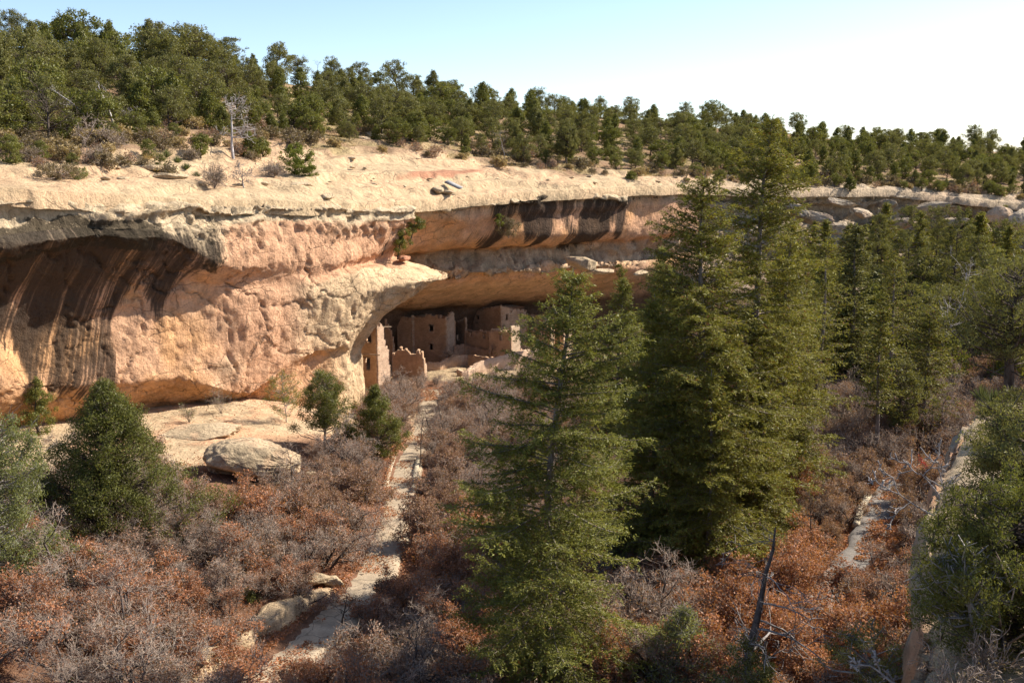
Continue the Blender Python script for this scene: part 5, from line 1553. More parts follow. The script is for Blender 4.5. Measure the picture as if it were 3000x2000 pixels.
# foreground dead snag at the bottom
sn = floor_at(2190, 40)
plant('dead_snag', 'twisted grey dead snag with curling limbs at the bottom, left of the shaded oaks', 'dead tree', sn, snag_mesh(331, 10.5, .36, 'oakstem', (-.2, .05), 10, .30, True, .9, 72, .42, .016, g=.15, up=-.10, bmat='grey', taper=.12), 8, 1.0, .3, None, ('trunk', 'branches'))
sn2 = floor_at(2212, 40.6)
plant('dead_snag', 'shorter bleached stem leaning right at the foot of the twisted dead snag', 'dead tree', sn2, snag_mesh(332, 4.6, .4, 'grey', (.22, .0), 6, .2, True, .9, 70, .5, .02, g=.14, up=-.1), 8, 1.0, .3, None, ('trunk', 'branches'))
# leaning bare trunks and far snags
def snag_at(px, d, top_py, seed, label, lean=(0, 0), sp=.3, r=.11, n1=8, name='dead_snag', mat='grey', surf=floor_at, base=None):
    b_ = surf(px, d) if base is None else base
    Ht = P(px, top_py, b_[1])[2] - b_[2]
    return plant(name, label, 'dead tree', b_, snag_mesh(seed, Ht, sp, mat, lean, n1, r, True, .95), Ht, 1.0, .2 * seed % 6, None, ('trunk', 'branches'))
snag_at(2372, 88, 1010, 341, 'thin bare dark trunk leaning right in front of the red oaks', (.16, 0), .1, .13, 6, mat='bark')
snag_at(2440, 100, 960, 342, 'second thin leaning trunk, right of the first bare dark one', (.14, 0), .1, .11, 5, mat='bark')
snag_at(2372, 140, 575, 343, 'tall grey dead tree spearing up in front of the grey ramp', (.05, 0), .12, .16, 8)
snag_at(2718, 112, 750, 344, 'dead trunk with long white drooping limbs on the far right slope', (.03, 0), .26, .18, 12, mat='greylt')
snag_at(2265, 84, 1000, 345, 'small whitened dead trunk at the right side of the tall firs', (.02, 0), .2, .09, 7)

# ------------------------------------------------------------------ mesa forest prototypes
rm = np.random.default_rng(77)
JUN, PIN = [], []
for k in range(7):
    H = 5.2
    JUN.append((H, clump_tree(400 + k, H, [2.1, 2.3, 1.9, 2.6, 1.7, 2.2, 2.5][k], ['cone', 'oval', 'cone', 'oval', 'tall', 'cone', 'oval'][k], 96, 56, (.27, .14), .64, [.04, .12, .03, .2, .03, .06, .15][k], .16, 'juniper', 'bark', rm.uniform(-.05, .05))))
for k in range(7):
    H = 6.2
    PIN.append((H, clump_tree(420 + k, H, [2.5, 2.6, 2.1, 2.9, 2.2, 2.5, 2.0][k], ['round', 'oval', 'oval', 'round', 'cone', 'flat', 'oval'][k], 96, 58, (.27, .11), .64, [.3, .2, .16, .34, .12, .4, .22][k], .17, 'pinyon', 'bark', rm.uniform(-.06, .06))))

LAND = [(-400, 150, 'at the far left'), (150, 400, 'behind the tangled dead juniper'), (400, 620, 'left of the bare grey snag'), (620, 860, 'behind the bare grey snag'), (860, 1120, 'above the pink cliff nose'),
        (1120, 1400, 'behind the slickrock sweep'), (1400, 1650, 'above the alcove streaks'), (1650, 1900, 'above the alcove end'), (1900, 2300, 'behind the tall fir tops'), (2300, 2520, 'above the grey ramp'), (2520, 2750, 'above the ledgy grey cliff'), (2750, 3600, 'above the far right boulders')]
def land(px): return next(l for a, b2, l in LAND if a <= px < b2)
def rowname(s): return 'on the skyline' if s > 3.55 else ('high on the hillside' if s > 3.05 else ('midway up the hillside' if s > 2.5 else 'along the hillside foot'))

pts_m = []
FR = lambda px: np.interp(px, [-300, 0, 300, 600, 900, 1150, 1400, 1700, 1950, 2300, 2600, 3000], [1.8, 1.9, 2.25, 2.1, 2.0, 1.95, 1.75, 2.0, 1.8, 1.05, .95, .9])
tries = 0
while tries < 22000 and len(pts_m) < 590:
    tries += 1
    px = rm.uniform(-180, 3180); s = rm.uniform(.7, 4.08)
    if s < FR(px) + rm.uniform(0, .25): continue
    if 1150 < px < 1330 and s < 2.5 and rm.random() < .6: continue
    p = mesa_pt(px, s)
    md = 3.2 + 1.4 * rm.random()
    if pts_m and np.min(np.linalg.norm(np.array([t[0] for t in pts_m]) - p, axis=1)) < md: continue
    pts_m.append((p, px, s))
pts_m.sort(key=lambda t: t[1])
buck = {}
for p, px, s in pts_m:
    isj = rm.random() < .5
    k = int(rm.integers(7))
    H0, me = (JUN if isj else PIN)[k]
    front = s < FR(px) + .5
    sc = rm.uniform(.6, 1.15) * (.78 if front else 1.0)
    if s > 3.6 and rm.random() < .3: sc *= 1.22
    sc *= np.interp(px, [0, 600, 1000, 2000, 3000], [1.22, 1.2, 1.0, 1.0, .92])
    H = H0 * sc
    size = 'small' if H < 4 else ('tall' if H > 6.3 else 'medium')
    kind = ('juniper' if isj else 'pinyon pine')
    key = (size, kind, rowname(s), land(px))
    buck[key] = buck.get(key, 0) + 1
    lab = '%s %s %s %s, %s from left' % (size, kind, key[2], key[3], ORD[buck[key] - 1])
    root = thing('juniper' if isj else 'pinyon', lab, 'juniper' if isj else 'pine tree', p + np.array([0, 0, -.25]), rm.uniform(0, 6.28), (sc * rm.uniform(.85, 1.2), sc * rm.uniform(.85, 1.2), sc), 'junipers on the mesa' if isj else 'pinyon pines on the mesa')
    link('trunk', me[0], root); link('crown', me[1], root)

# dry scrub and dead wood among the trees
SCR = [scrub_mesh(450 + k, 1.1, 1.0, ['scrub', 'scrub', 'grass', 'oakleaf2'][k], [.5, .9, 1.0, .25][k], leaf=(.2, .09)) for k in range(4)]
CNT2 = {}
sp_ = []
while len(sp_) < 150:
    px = rm.uniform(-60, 3060); s = FR(px) + rm.uniform(-.28, .75)
    p = mesa_pt(px, s)
    if sp_ and np.min(np.linalg.norm(np.array([t[0] for t in sp_]) - p, axis=1)) < 1.6: continue
    sp_.append((p, px, s))
sp_.sort(key=lambda t: t[1])
for p, px, s in sp_:
    k = int(rm.integers(4)); sc = rm.uniform(.7, 1.7)
    look = ['twiggy brown', 'bushy tan', 'straw coloured', 'reddish bare'][k]
    rn = 'before the front trees' if s < FR(px) + .12 else 'among the front trees'
    key = (look, rn, land(px)); CNT2[key] = CNT2.get(key, 0) + 1
    root = thing('scrub_bush', '%s bush %s %s, %s from left' % (look, rn, land(px), ORD[CNT2[key] - 1]), 'shrub', p + np.array([0, 0, -.08]), rm.uniform(0, 6), (sc * 1.2, sc * 1.2, sc), 'dry bushes along the mesa edge')
    link('stems', SCR[k][0], root); link('leaves', SCR[k][1], root)
for k, (px, py, H, lab) in enumerate(((30, 175, 4.6, 'bare dead treetop on the skyline at the far left'), (60, 165, 5.2, 'second bare dead treetop on the skyline, just right of the first'), (155, 175, 5.6, 'thin dead spike on the skyline left of the round topped pinyon'), (235, 165, 5.4, 'dead forked branchy trunk leaning left of the dark skyline pinyon'), (325, 190, 4.6, 'bare dead twigs on the skyline between two dark pinyons'), (345, 195, 4.2, 'low bare dead treetop right of the skyline twigs'), (885, 245, 5.6, 'forked dead treetop on the skyline above the bare grey snag'), (930, 255, 5.4, 'dead spike on the skyline above the pink cliff nose'), (1480, 470, 5.4, 'slim grey dead trunk at the hillside foot behind the red soil patch'))):
    p = mesa_hit(px, py)
    plant('dead_snag', lab, 'dead tree', p, snag_mesh(470 + k, H, .34, 'grey', (rm.uniform(-.15, .15), 0), 8, .09, True, .95), H, 1.0, k, None, ('trunk', 'branches'))

# ------------------------------------------------------------------ plants on the slickrock rim
def on_mesa(px, py): return mesa_hit(px, py) + np.array([0, 0, -.06])
p = on_mesa(683, 458)
plant('dead_snag', 'bare grey dead pine standing alone on the slickrock', 'dead tree', p, snag_mesh(501, 7.4, .42, 'greylt', (.02, 0), 18, .2, True, .95, 75, .55, .022), 7, 1.0, 0, None, ('trunk', 'branches'))
for args in (
    (735, 455, 'juniper', 'small pointed juniper bush right of the bare grey snag', dict(seed=511, H=2.9, W=1.5, kind='cone')),
    (770, 458, 'juniper', 'small rounded juniper bush, right of the pointed one', dict(seed=512, H=2.2, W=1.2, kind='oval')),
    (590, 455, 'juniper', 'thin dark juniper left of the bare grey snag', dict(seed=513, H=2.4, W=1.2, kind='round')),
    (1215, 418, 'juniper', 'dark teardrop juniper at the back edge of the slickrock sweep', dict(seed=514, H=5.2, W=1.9, kind='oval')),
    (60, 400, 'juniper', 'green juniper column at the left edge above the rim', dict(seed=515, H=6.0, W=2.4, kind='cone')),
    (2370, 530, 'juniper', 'lone dark juniper on the brink above the grey ramp', dict(seed=516, H=4.4, W=1.7, kind='oval')),
    (2490, 565, 'juniper', 'juniper rooted on the edge of the ledgy grey cliff', dict(seed=517, H=3.2, W=1.6, kind='cone')),
    (1660, 490, 'pinyon', 'dark trunked pinyon standing forward at the hillside foot above the alcove', dict(seed=518, H=7.0, W=2.4, kind='flat', mat='pinyon', base=.3)),
    (1850, 530, 'juniper', 'low green juniper on the rim above the alcove end', dict(seed=519, H=1.6, W=1.0, kind='oval')),
):
    px, py, nm, lab, kw = args
    kw = dict(kw); H = kw.pop('H'); W = kw.pop('W'); sd0 = kw.pop('seed'); kn = kw.pop('kind')
    plant(nm, lab, 'juniper' if nm == 'juniper' else 'pine tree', on_mesa(px, py), clump_tree(sd0, H, W, kn, int(26 * H * W ** .5), 70, (.2, .11), .45, kw.pop('base', .05), .05 + .02 * H, kw.pop('mat', 'juniper')), H, 1.0, 0)
plant('shrub', 'bright green bush at the right of the rim plants', 'shrub', on_mesa(865, 508), clump_tree(521, 3.6, 2.0, 'oval', 80, 80, (.2, .11), .45, .0, .07, 'bright', 'bark'), 3, 1.0, 0)
plant('shrub', 'lower lobe of bright green bush spilling right', 'shrub', on_mesa(905, 522), clump_tree(522, 1.6, 1.1, 'oval', 30, 80, (.2, .11), .4, .0, .05, 'bright', 'bark'), 3, 1.0, 0)
plant('shrub', 'low olive green shrub sprawling on the rim at left', 'shrub', on_mesa(165, 520), clump_tree(523, 1.5, 2.4, 'round', 60, 60, (.2, .07), .4, .0, .05, 'scrub', 'twig'), 1, 1.0, 0)
plant('shrub', 'green and tan shrub just right of the sprawling olive one', 'shrub', on_mesa(230, 520), clump_tree(526, .9, 1.3, 'round', 30, 60, (.2, .07), .35, .0, .04, 'bluejun', 'twig'), 1, 1.0, 0)
q_ = snag_mesh(524, 3.4, .8, 'grey', (-.2, 0), 14, .10, True, .6, 70, .55, .02)
plant('dead_juniper', 'gnarled half dead juniper lying on the rim above the cream rocks', 'dead tree', on_mesa(715, 548), q_, 3, 1.0, 0, None, ('trunk', 'branches'))
for k, (px, py, H, W, lk, lab) in enumerate(((628, 550, 2.4, 1.9, .35, 'large grey twiggy scrub bush in front of the bare snag'), (560, 470, 1.3, 1.4, .5, 'grey scrub behind the grass tufts left of the snag'), (800, 520, 2.0, 1.6, .2, 'dark twiggy shrub between gnarled juniper and bright bush'), (280, 480, 1.8, 1.9, .4, 'brownish scrub at the left end of the long rim slab'), (330, 440, 2.3, 2.4, .3, 'grey brown thicket below the leaning dead trunks'), (90, 470, 1.4, 1.8, .6, 'brown scrub under the green juniper column'))):
    plant('scrub_bush', lab, 'shrub', on_mesa(px, py), scrub_mesh(530 + k, H, W, 'scrub', lk, 'twig', (.16, .06), 34, .013), H, 1.0, k, None, ('stems', 'leaves'))
q_ = snag_mesh(541, 7.0, .62, 'bark', (.1, 0), 20, .2, True, .75, 70, .55, .02)
plant('dead_juniper', 'large tangled dead juniper with dark twigs at left above the rim', 'dead tree', on_mesa(150, 430), q_, 3, 1.0, 0, None, ('trunk', 'branches'))
q_ = snag_mesh(542, 5.0, .6, 'twig', (.9, 0), 14, .14, True, .75, 70, .55, .02)
plant('dead_juniper', 'smaller bare twiggy tree right of the large tangled one', 'dead tree', on_mesa(225, 440), q_, 3, 1.0, 0, None, ('trunk', 'branches'))
q_ = snag_mesh(543, 8.6, .2, 'greylt', (-.75, 0), 7, .16, True, .95)
plant('dead_snag', 'long grey dead trunk leaning far to the left', 'dead tree', on_mesa(318, 398), q_, 3, 1.0, 0, None, ('trunk', 'branches'))
q_ = snag_mesh(544, 7.0, .22, 'greylt', (-.36, 0), 7, .17, True, .95)
plant('dead_snag', 'grey dead trunk leaning left beside the far leaning one', 'dead tree', on_mesa(350, 402), q_, 3, 1.0, 0, None, ('trunk', 'branches'))
q_ = snag_mesh(545, 3.0, .8, 'greylt', (1.4, 0), 8, .12, True, .8)
plant('dead_snag', 'white contorted dead log behind the leaning trunks', 'dead tree', on_mesa(350, 365), q_, 3, 1.0, 0, None, ('trunk', 'branches'))
for k, (px, py, H, W, mt, lab) in enumerate(((430, 470, 1.0, 1.0, 'grass', 'pale dry grass clump left of the yucca tufts on the rim'), (455, 505, .9, 1.0, 'grass', 'straw grass clump beside the long low rim slab'), (520, 478, 1.0, .9, 'yucca', 'green yucca tuft above the long low rim slab'), (545, 498, 1.0, .9, 'yucca', 'green yucca tuft before the large grey scrub'), (488, 462, 1.1, .9, 'yucca', 'dark yucca tuft behind the dry grass'), (500, 520, .8, .9, 'grass', 'dry grass at the right end of the rim slab'), (575, 520, .8, .8, 'yucca', 'small spiky yucca at the foot of the large grey scrub'), (440, 388, .9, .8, 'yucca', 'dark yucca in shade at the hillside foot'))):
    root = thing('yucca' if mt == 'yucca' else 'grass_clump', lab, 'yucca' if mt == 'yucca' else 'grass', on_mesa(px, py), k, 1.0)
    link('blades', tuft_mesh(550 + k, H, W, mt, 110, .05), root)
LB = []
while len(LB) < 46:
    px = rm.uniform(-40, 760); s_ = rm.uniform(1.0, 2.2)
    if px > 480 and s_ < 1.5 and rm.random() < .6: continue
    p = mesa_pt(px, s_)
    if fbm(np.array([p * .16]), 2, 19)[0] < -.08: continue
    if LB and np.min(np.linalg.norm(np.array([t[0] for t in LB]) - p, axis=1)) < 1.7: continue
    LB.append((p, px, s_))
LB.sort(key=lambda t: t[1]); c6 = {}
for p, px, s_ in LB:
    k = int(rm.integers(5)); look = ['twiggy brown', 'bushy tan', 'straw coloured', 'reddish bare', 'green'][k]
    zone_ = ('close to the rim' if s_ < 1.4 else 'on the left bench below the trees') if px < 380 else 'around the rim grass and yucca'
    key = (look, zone_); c6[key] = c6.get(key, 0) + 1
    root = thing('scrub_bush' if k < 4 else 'juniper_bush', '%s %s %s, %s from left' % (look, 'bush' if k < 4 else 'juniper bush', zone_, ORD[c6[key] - 1]), 'shrub', p + np.array([0, 0, -.08]), rm.uniform(0, 6), rm.uniform(.7, 1.5) * (1 if k < 4 else .38), 'bushes on the left bench')
    for nm_, me_ in zip(('stems', 'leaves') if k < 4 else ('trunk', 'crown'), SCR[k] if k < 4 else JUN[1][1]): link(nm_, me_, root)
FRM = []
while len(FRM) < 44:
    px = rm.uniform(1980, 3060); s_ = rm.uniform(.35, 1.6)
    p = mesa_pt(px, s_)
    if FRM and np.min(np.linalg.norm(np.array([t[0] for t in FRM]) - p, axis=1)) < 2.2: continue
    FRM.append((p, px, s_))
FRM.sort(key=lambda t: t[1]); c8 = {}
for p, px, s_ in FRM:
    k = int(rm.choice([0, 1, 3, 4, 4])); look = ['twiggy brown', 'bushy tan', '', 'reddish bare', 'small green'][k]
    key = (look, land(px)); c8[key] = c8.get(key, 0) + 1
    root = thing('scrub_bush' if k < 4 else 'juniper', '%s %s on the far rim %s, %s from left' % (look, 'bush' if k < 4 else 'juniper', land(px), ORD[c8[key] - 1]), 'shrub' if k < 4 else 'juniper', p + np.array([0, 0, -.08]), rm.uniform(0, 6), rm.uniform(1.0, 2.0) * (1 if k < 4 else .34), 'bushes on the far rim')
    for nm_, me_ in zip(('stems', 'leaves') if k < 4 else ('trunk', 'crown'), SCR[k] if k < 4 else JUN[k % 7 - 1][1]): link(nm_, me_, root)
# small loose stones on the slickrock
c7 = {}
for px in np.sort(rm.uniform(20, 2250, 60)):
    s_ = rm.uniform(.5, 1.9); p = mesa_pt(px, s_)
    zone_ = 'near the rim' if s_ < 1 else 'far back'
    key = (zone_, land(px)); c7[key] = c7.get(key, 0) + 1
    rk('small loose stone %s %s, %s from left' % (zone_, land(px), ORD[c7[key] - 1]), 'stone', p + np.array([0, 0, .05]), tuple(rm.uniform(.25, .75) * np.array([1.3, 1, .8])), rm.uniform(0, 6), int(rm.integers(5)), 'loose stones on the slickrock', 'loose_stone')
# thin dry grass over the hillside, uncountable
q = QB()
n = 26000
gp = []
gx = rm.uniform(-150, 3150, n); gs = np.array([FR(x) for x in gx]) - .2 + 1.6 * rm.random(n) ** 1.3
keep = fbm(np.stack([gx * .012, gs * 4, 0 * gx], 1), 3, 9) > -.05
for px, s in zip(gx[keep], gs[keep]): gp.append(mesa_pt(px, min(s, 4.0)))
gp = np.array(gp)
q.leaves(gp + np.array([0, 0, .12]), rm.normal(size=gp.shape) * .5 + np.array([0, 0, 1.]), rm.uniform(.25, .6, len(gp)), .07, rm)
tag(link('dry_grass', q.mesh('dry_grass', M['grass'])), 'pale dry grass growing between the hillside trees', 'grass', kind='stuff')

# ------------------------------------------------------------------ trees on the far right slope
FP = [(H0, m_) for H0, m_ in (JUN[:4] + PIN[:5])] + [(8.5, fir_mesh(440 + k, 8.5, 2.1, (.30, .09), .5, .62, 0, 0, 'fir2' if k else 'fir', gaps=.15, sh=.6)) for k in range(3)]
fs = []
while len(fs) < 84:
    px, py = rm.uniform(2290, 3120), rm.uniform(735, 1180)
    p = hit(px, py, 90, 240)
    if path_dist(p[0], p[1]) < 4: continue
    if fs and np.min(np.linalg.norm(np.array([t[0] for t in fs]) - p, axis=1)) < 4.6: continue
    if 2380 < px < 2560 and py < 800: continue
    fs.append((p, px, py))
fs.sort(key=lambda t: t[1]); c3 = {}
for p, px, py in fs:
    k = int(rm.integers(12)); H0, me = FP[k]
    isj = k < 4; sp_n, sp_l, sp_c = ('juniper', 'juniper', 'juniper') if k < 4 else (('pinyon', 'pinyon pine', 'pine tree') if k < 9 else ('fir', 'pointed fir', 'fir tree'))
    sc = rm.uniform(.9, 1.7)
    row = 'close under the far grey cliff' if py < 830 else ('midway down the far right slope' if py < 980 else 'low on the wooded right slope')
    size = 'small' if H0 * sc < 5 else ('tall' if H0 * sc > 7.2 else 'medium')
    key = (size, sp_l, row); c3[key] = c3.get(key, 0) + 1
    root = thing(sp_n, '%s %s %s, %s from left' % (size, sp_l, row, ORD[c3[key] - 1]), sp_c, p + np.array([0, 0, -.2]), rm.uniform(0, 6), (sc, sc, sc * 1.1), 'trees on the far right slope')
    link('trunk', me[0], root); link('crown', me[1], root)
for k, (px, d, top, W, kn, lab) in enumerate(((2645, 150, 605, 3.0, 'oval', 'tall grey green pine before the far cliff, left of the pair of trunks'), (2728, 158, 600, 2.6, 'oval', 'pine with a visible bare trunk under the rounded grey cliff'), (2785, 156, 612, 3.2, 'oval', 'broad pine right of the bare trunked one under the far cliff'), (2560, 165, 630, 2.4, 'round', 'thin dark pine with bare lower trunk below the ledgy cliff'), (2840, 150, 690, 2.6, 'oval', 'rounded pine below the split orange and grey block'), (2625, 92, 1050, 2.7, 'flat', 'open pinyon with a dark slanting trunk among grey oaks'))):
    b_ = floor_at(px, d); H = P(px, top, d)[2] - b_[2]
    plant('pinyon', lab, 'pine tree', b_, clump_tree(570 + k, H, W, kn, 130, 70, (.26, .11), .6, .25, .2, 'pinyon'), H, 1.0, 0)

# ------------------------------------------------------------------ oak thicket
OAKS = [oak_mesh(600, 3.0, 1.6, 2.3, 'oakleaf'), oak_mesh(601, 3.4, 1.7, 3.0, 'oakleaf'), oak_mesh(602, 2.8, 1.6, 1.2, 'oakleaf'), oak_mesh(603, 3.0, 1.7, .7, 'oakleaf2'),
        oak_mesh(604, 3.6, 1.6, .4, 'oakleaf2'), oak_mesh(605, 2.7, 1.8, .9, 'oakleaf2'), oak_mesh(606, 3.0, 1.7, .25, 'oakleaf2'), oak_mesh(607, 2.6, 1.7, 1.6, 'oakleaf')]
OLOOK = ['rust leaved', 'thickly rust leaved', 'half leafless', 'sparse leaved grey', 'nearly bare grey', 'pale leaved', 'bare twiggy', 'russet']
KEEP = [np.array(a, float) for a in (
    [(1125, 1325), (1235, 1320), (1240, 1480), (1205, 1560), (1155, 1680), (1095, 1760), (1015, 1850), (890, 1930), (760, 2000), (600, 2010), (690, 1900), (860, 1780), (960, 1720), (1030, 1640), (1085, 1540), (1120, 1440)],
    [(600, 2010), (760, 1850), (930, 1715), (1000, 1725), (900, 1850), (720, 2010)],
    [(2535, 1450), (2640, 1415), (2650, 1470), (2625, 1560), (2560, 1680), (2490, 1670), (2540, 1560)],
    [(470, 1190), (900, 1120), (1040, 1100), (1060, 1230), (900, 1300), (860, 1400), (700, 1420), (560, 1420), (470, 1330)],
    [(1052, 900), (1640, 900), (1640, 1062), (1440, 1085), (1330, 1105), (1240, 1085), (1130, 1120), (1052, 1130)])]
def inside(poly, x, y):
    r = np.zeros(np.shape(x), bool); j = len(poly) - 1
    for i in range(len(poly)):
        xi, yi = poly[i]; xj, yj = poly[j]
        r ^= ((yi > y) != (yj > y)) & (x < (xj - xi) * (y - yi) / (yj - yi + 1e-9) + xi)
        j = i
    return r
def bench_in(x, y):
    e = np.interp(y, [0, 12, 18, 26, 31, 42, 50, 56, 62, 68, 75], [2, 4.5, 7, 10, 13, 20.5, 30, 42, 56, 84, 200])
    return x > e - 1.0
cand = []
for gx_ in np.arange(-48, 62, 2.15):
    for gy in np.arange(40, 152, 2.15):
        x, y = gx_ + rm.uniform(-.9, .9), gy + rm.uniform(-.9, .9)
        z = float(gz(x, y)); px, py = proj(np.array([x, y, z]))
        if not (-120 < px < 3100 and 1080 < py < 2330): continue
        if bench_in(x, y): continue
        if path_dist(np.array([x]), np.array([y]))[0] < 2.2: continue
        fd = float(foot_dist(x, y))
        if fd < 13.5 and y < 128 and px < 1080: continue
        if 141 < y + .3 * (x + 8) and px < 1750: continue
        sc = rm.uniform(.6, 1.4)
        for _ in range(3):
            o_ = np.array([[x + dx, y, z + h] for dx in (-1.2 * sc, 0, 1.2 * sc) for h in (.3, 1.5 * sc, 2.9 * sc)])
            a_, b2 = proj(o_)
            bad = any(inside(K, a_, b2).sum() > 1 for K in KEEP)
            if not bad: break
            sc *= .68
        if bad: continue
        cand.append((np.array([x, y, z]), px, py, sc))
# big things hide what stands right behind them; the nearest visible ones are individuals
cand.sort(key=lambda c: -c[2])
ind, rest = cand[:296], cand[296:]
def ozone(px, py):
    if px < 480: return 'below the broad dark juniper' if py < 1720 else 'at the bottom left corner'
    if px < 1010 and py < 1520: return 'under the huge boulder'
    if px < 800: return 'above the cream rock ledge'
    if px < 1130 and py < 1850: return 'left of the footpath'
    if px < 1500: return 'right of the footpath below the ruins' if py < 1420 else ('between footpath and central fir' if py < 1750 else 'in the fir shadow at the bottom')
    if px < 1850: return 'around the central fir'
    if px < 2330: return 'at the feet of the tall firs' if py < 1750 else 'behind the foreground snag'
    if px < 2560: return 'left of the right hand path bend' if py < 1700 else 'at the edge of the bench shadow'
    return 'beyond the right hand path bend' if py < 1500 else 'in the shadow of the near bench'
ind.sort(key=lambda c: c[1]); c4 = {}
def pick(px, py, x, y):
    f = fbm(np.array([[x * .13, y * .13, 3.3]]), 3, 88)[0]
    leafy_bias = f + (.35 if (1950 < px < 2560 and py > 1350) else 0) + (.2 if 600 < px < 1000 and py < 1650 else 0) + (.12 if 1080 < px < 1300 and 1350 < py < 1600 else 0) - (.10 if px < 620 else 0) - (.25 if 2200 < px < 2800 and py < 1450 else 0) - (.1 if 1200 < px < 1500 and py < 1420 else 0)
    r = leafy_bias + .22 * rm.normal()
    return int(rm.choice([0, 1, 7])) if r > .28 else (int(rm.choice([0, 2, 7, 5])) if r > .02 else int(rm.choice([3, 5, 4, 2])) if r > -.25 else int(rm.choice([3, 4, 6])))
for p, px, py, sc in ind:
    k = pick(px, py, p[0], p[1])
    key = (OLOOK[k], ozone(px, py)); c4[key] = c4.get(key, 0) + 1
    root = thing('oak_shrub', '%s oak shrub %s, %s from left' % (OLOOK[k], key[1], ORD[c4[key] - 1]), 'oak', p, rm.uniform(0, 6.28), (sc * 1.12, sc * 1.12, sc), 'oak shrubs on the canyon floor')
    for nm_, me_ in zip(('stems', 'twigs', 'leaves'), OAKS[k]): link(nm_, me_, root)
if rest:
    # the far rest of the thicket as one mass
    def gather(idx, which):
        out = QB()
        for p, px, py, sc in rest:
            k = pick(px, py, p[0], p[1]) if which is None else CH[id(p)]
            CH[id(p)] = k
            me = OAKS[k][idx]
            n = len(me.vertices); V = np.empty(n * 3, np.float32); me.vertices.foreach_get('co', V); V = V.reshape(-1, 3)
            Q = np.empty(len(me.loops), np.int32); me.loops.foreach_get('vertex_index', Q); Q = Q.reshape(-1, 4)
            if n > 5000:
                pass
            a = (p[0] * 7 + p[1] * 3) % 6.28; c_, s_ = math.cos(a), math.sin(a)
            W = np.stack([V[:, 0] * c_ - V[:, 1] * s_, V[:, 0] * s_ + V[:, 1] * c_, V[:, 2]], 1) * sc + p
            out.add(W, Q)
        return out
    CH = {}
    q0 = gather(0, None); q1 = gather(1, 1); q2 = gather(2, 1)
    root = thing('oak_thicket', 'far mass of bare grey and rust oak brush on the canyon floor', 'oak thicket', (0, 120, -30)); root['kind'] = 'stuff'
    for nm, qq, mt in (('stems', q0, 'oakstem'), ('twigs', q1, 'twig'), ('leaves', q2, 'oakleaf2')):
        V, Q = qq.arrays(); o = link(nm, new_mesh(nm, V - np.array([0, 120, -30]), Q, M[mt]), root)
# dead oak stems and sapling beside the path
for k, (px, py, top, lab) in enumerate(((1228, 1372, 1200, 'slender bare oak sapling standing at the right edge of the footpath'), (1000, 1850, 1725, 'dark crooked oak stem with a hooked top left of the fir shadow'), (1108, 1840, 1690, 'dark bare stem right of the hooked oak stem'), (2370, 1690, 1420, 'dark trunked oak rising out of rust leaves left of the path bend'), (1570, 1170, 1060, 'bare grey oak below the sunlit retaining wall'), (1330, 1075, 1005, 'bare grey shrub before the big masonry block'), (1450, 1062, 992, 'wide bare grey shrub on the plaza before the low rooms'), (1520, 1058, 1005, 'second bare grey shrub on the plaza, right of the wide one'))):
    b_ = hit(px, py); H = P(px, top, b_[1])[2] - b_[2]
    if k in (4, 5, 6, 7): me = oak_mesh(650 + k, H, H * .75, .12, 'oakleaf2')
    else: me = snag_mesh(650 + k, H, .42, 'bark', (.05, 0), 9, .075, True, .9, 50)
    plant('oak_sapling' if k < 4 else 'oak_shrub', lab, 'oak', b_, me, H, 1.0, k, None, ('stem', 'branches') if k < 4 else ('stems', 'twigs', 'leaves'))

for k, (px, py, H, v, lab) in enumerate(((745, 1585, 4.6, 1, 'tall thickly rust leaved oak right in front of the huge boulder'), (830, 1640, 3.4, 0, 'rust leaved oak at the lower right of the oak before the boulder'), (2330, 1560, 4.2, 1, 'tall orange leaved oak around a dark trunk left of the path bend'), (870, 1480, 3.6, 4, 'bare grey oak with dark stems under the dark juniper'), (1000, 1450, 3.4, 6, 'bare twiggy oak left of the curved kerb'))):
    b_ = hit(px, py); f_ = H / 3.2
    root = thing('oak_shrub', lab, 'oak', b_, k * 1.3, f_)
    for nm_, me_ in zip(('stems', 'twigs', 'leaves'), OAKS[v]): link(nm_, me_, root)
# low green and grey undergrowth between the oaks
UG = [scrub_mesh(680 + k, .7, .9, ['bluejun', 'bright', 'grass'][k], 1.4, 'twig', (.12, .06)) for k in range(3)]
c5 = {}
ug = []
while len(ug) < 44:
    i = int(rm.integers(len(ind))); p = ind[i][0] + np.array([rm.uniform(-1.6, 1.6), rm.uniform(-2.2, -.8), 0]); p[2] = gz(p[0], p[1])
    px, py = proj(p)
    if path_dist(p[0:1], p[1:2])[0] < 1.6: continue
    ug.append((p, px, py))
ug.sort(key=lambda t: t[1])
for p, px, py in ug:
    k = int(rm.integers(3)); key = (k, ozone(px, py)); c5[key] = c5.get(key, 0) + 1
    root = thing('low_shrub', 'low %s ground shrub %s, %s from left' % (['grey green', 'yellow green', 'straw'][k], key[1], ORD[c5[key] - 1]), 'shrub', p, rm.uniform(0, 6), rm.uniform(.7, 1.4), 'low shrubs between the oaks')
    link('stems', UG[k][0], root); link('leaves', UG[k][1], root)

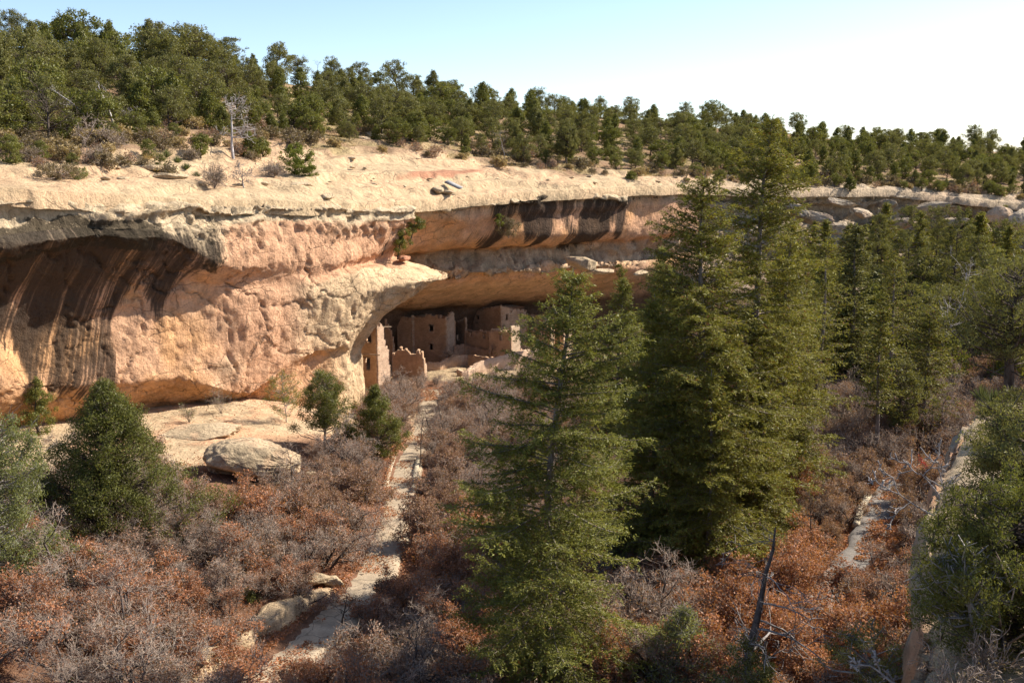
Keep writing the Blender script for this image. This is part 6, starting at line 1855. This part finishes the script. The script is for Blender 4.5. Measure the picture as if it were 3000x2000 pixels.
# fallen leaves: thick along the paths, thin elsewhere
n = 150000
lx = rm.uniform(-45, 60, n); ly = 42 + 95 * rm.random(n) ** 1.25
Pn = np.stack([lx, ly, gz(lx, ly)], 1)
for Ln in (LINE_L, LINE_R):
    i = rm.integers(0, len(Ln), 26000)
    off_ = rm.normal(size=(len(i), 2)) * 1.7
    q0 = Ln[i, :2] + off_
    Pn = np.concatenate([Pn, np.stack([q0[:, 0], q0[:, 1], gz(q0[:, 0], q0[:, 1])], 1)])
pdv = path_dist(Pn[:, 0], Pn[:, 1])
patch = fbm(Pn * np.array([.35, .35, 0]), 3, 91)
cl = foot_dist(Pn[:, 0], Pn[:, 1])
ok = ~bench_in(Pn[:, 0], Pn[:, 1]) & ~((pdv < 1.05) & ((patch < -.08) | (rm.random(len(Pn)) < .3))) & ~((cl < 12) & (Pn[:, 1] < 130) & (rm.random(len(Pn)) < .93)) & ~((Pn[:, 1] + .3 * (Pn[:, 0] + 8) > 141) & (rm.random(len(Pn)) < .8))
Pn = Pn[ok]; pdv = pdv[ok]
Pn[:, 2] += .05 + .14 * (pdv < 1.5) + .12 * rm.random(len(Pn))
q = QB()
q.leaves(Pn, rm.normal(size=Pn.shape) * np.array([1, 1, .45]), rm.uniform(.12, .22, len(Pn)), rm.uniform(.08, .13, len(Pn)), rm)
tag(link('leaf_litter', q.mesh('leaf_litter', M['oakleaf'])), 'fallen rust coloured oak leaves covering the canyon floor and path edges', 'leaves', kind='stuff')

# ------------------------------------------------------------------ small made things
# wayside post right of the footpath
b_ = floor_at(1288, 99)
root = thing('trail_post', 'dark trail post with a small pale round topped plate right of the footpath', 'trail marker', b_)
zt = P(1288, 1345, 99)[2] - b_[2]
q = QB(); q.box((0, 0, zt / 2), (.06, .06, zt / 2), .2); link('post', q.mesh('post', M['bark']), root)
q = QB()
an = np.linspace(0, 2 * np.pi, 25)[:-1]
ring = np.stack([.26 * np.cos(an), 0 * an, zt + .33 + .36 * np.sin(an)], 1)
inn_ = np.stack([.19 * np.cos(an), 0 * an, zt + .33 + .28 * np.sin(an)], 1)
V = np.concatenate([ring + [0, -.04, 0], inn_ + [0, -.04, 0], inn_ + [0, .04, 0], ring + [0, .04, 0]])
m_ = len(an); Q = []
for a in range(4):
    for i in range(m_):
        j = (i + 1) % m_; b2 = (a + 1) % 4
        Q.append((a * m_ + i, a * m_ + j, b2 * m_ + j, b2 * m_ + i))
q.add(V, Q); link('rim', q.mesh('rim', M['bark']), root)
t_ = NT('pale_plate'); pl = t_.principled((.55, .50, .42), .6)
q = QB()
V = np.concatenate([inn_ + [0, -.015, 0], inn_ + [0, .015, 0], [[0, -.015, zt + .33]], [[0, .015, zt + .33]]])
Q = []
for i in range(0, m_, 2):
    a, b2, c_ = i, (i + 1) % m_, (i + 2) % m_
    Q.append((2 * m_, a, b2, c_)); Q.append((2 * m_ + 1, m_ + c_, m_ + b2, m_ + a))
q.add(V, Q); link('plate', q.mesh('plate', pl), root)
# red mesh strip near the path bend
t_ = NT('red_plastic'); rp = t_.principled((.62, .045, .03), .5)
a_, b2, c_, d_ = P(2690, 1330, 86), P(2722, 1372, 84), P(2712, 1378, 84.3), P(2692, 1352, 86)
root = thing('safety_netting', 'red plastic netting strip hanging among oaks by the near bench edge', 'netting', d_)
q = QB()
for f in np.linspace(0, 1, 7): q.prisms([a_ * (1 - f) + b2 * f - d_], [d_ * (1 - f) + c_ * f - d_], .035, .035, 4)
for f in np.linspace(0, 1, 4): q.prisms([a_ * (1 - f) + d_ * f - d_], [b2 * (1 - f) + c_ * f - d_], .04, .04, 4)
link('net', q.mesh('net', rp), root)
q = QB(); q.prisms([a_ - d_ + [0, 0, .3]], [a_ - d_ + [0, 0, -2.4]], .05, .05, 5); link('stake', q.mesh('stake', M['grey']), root)
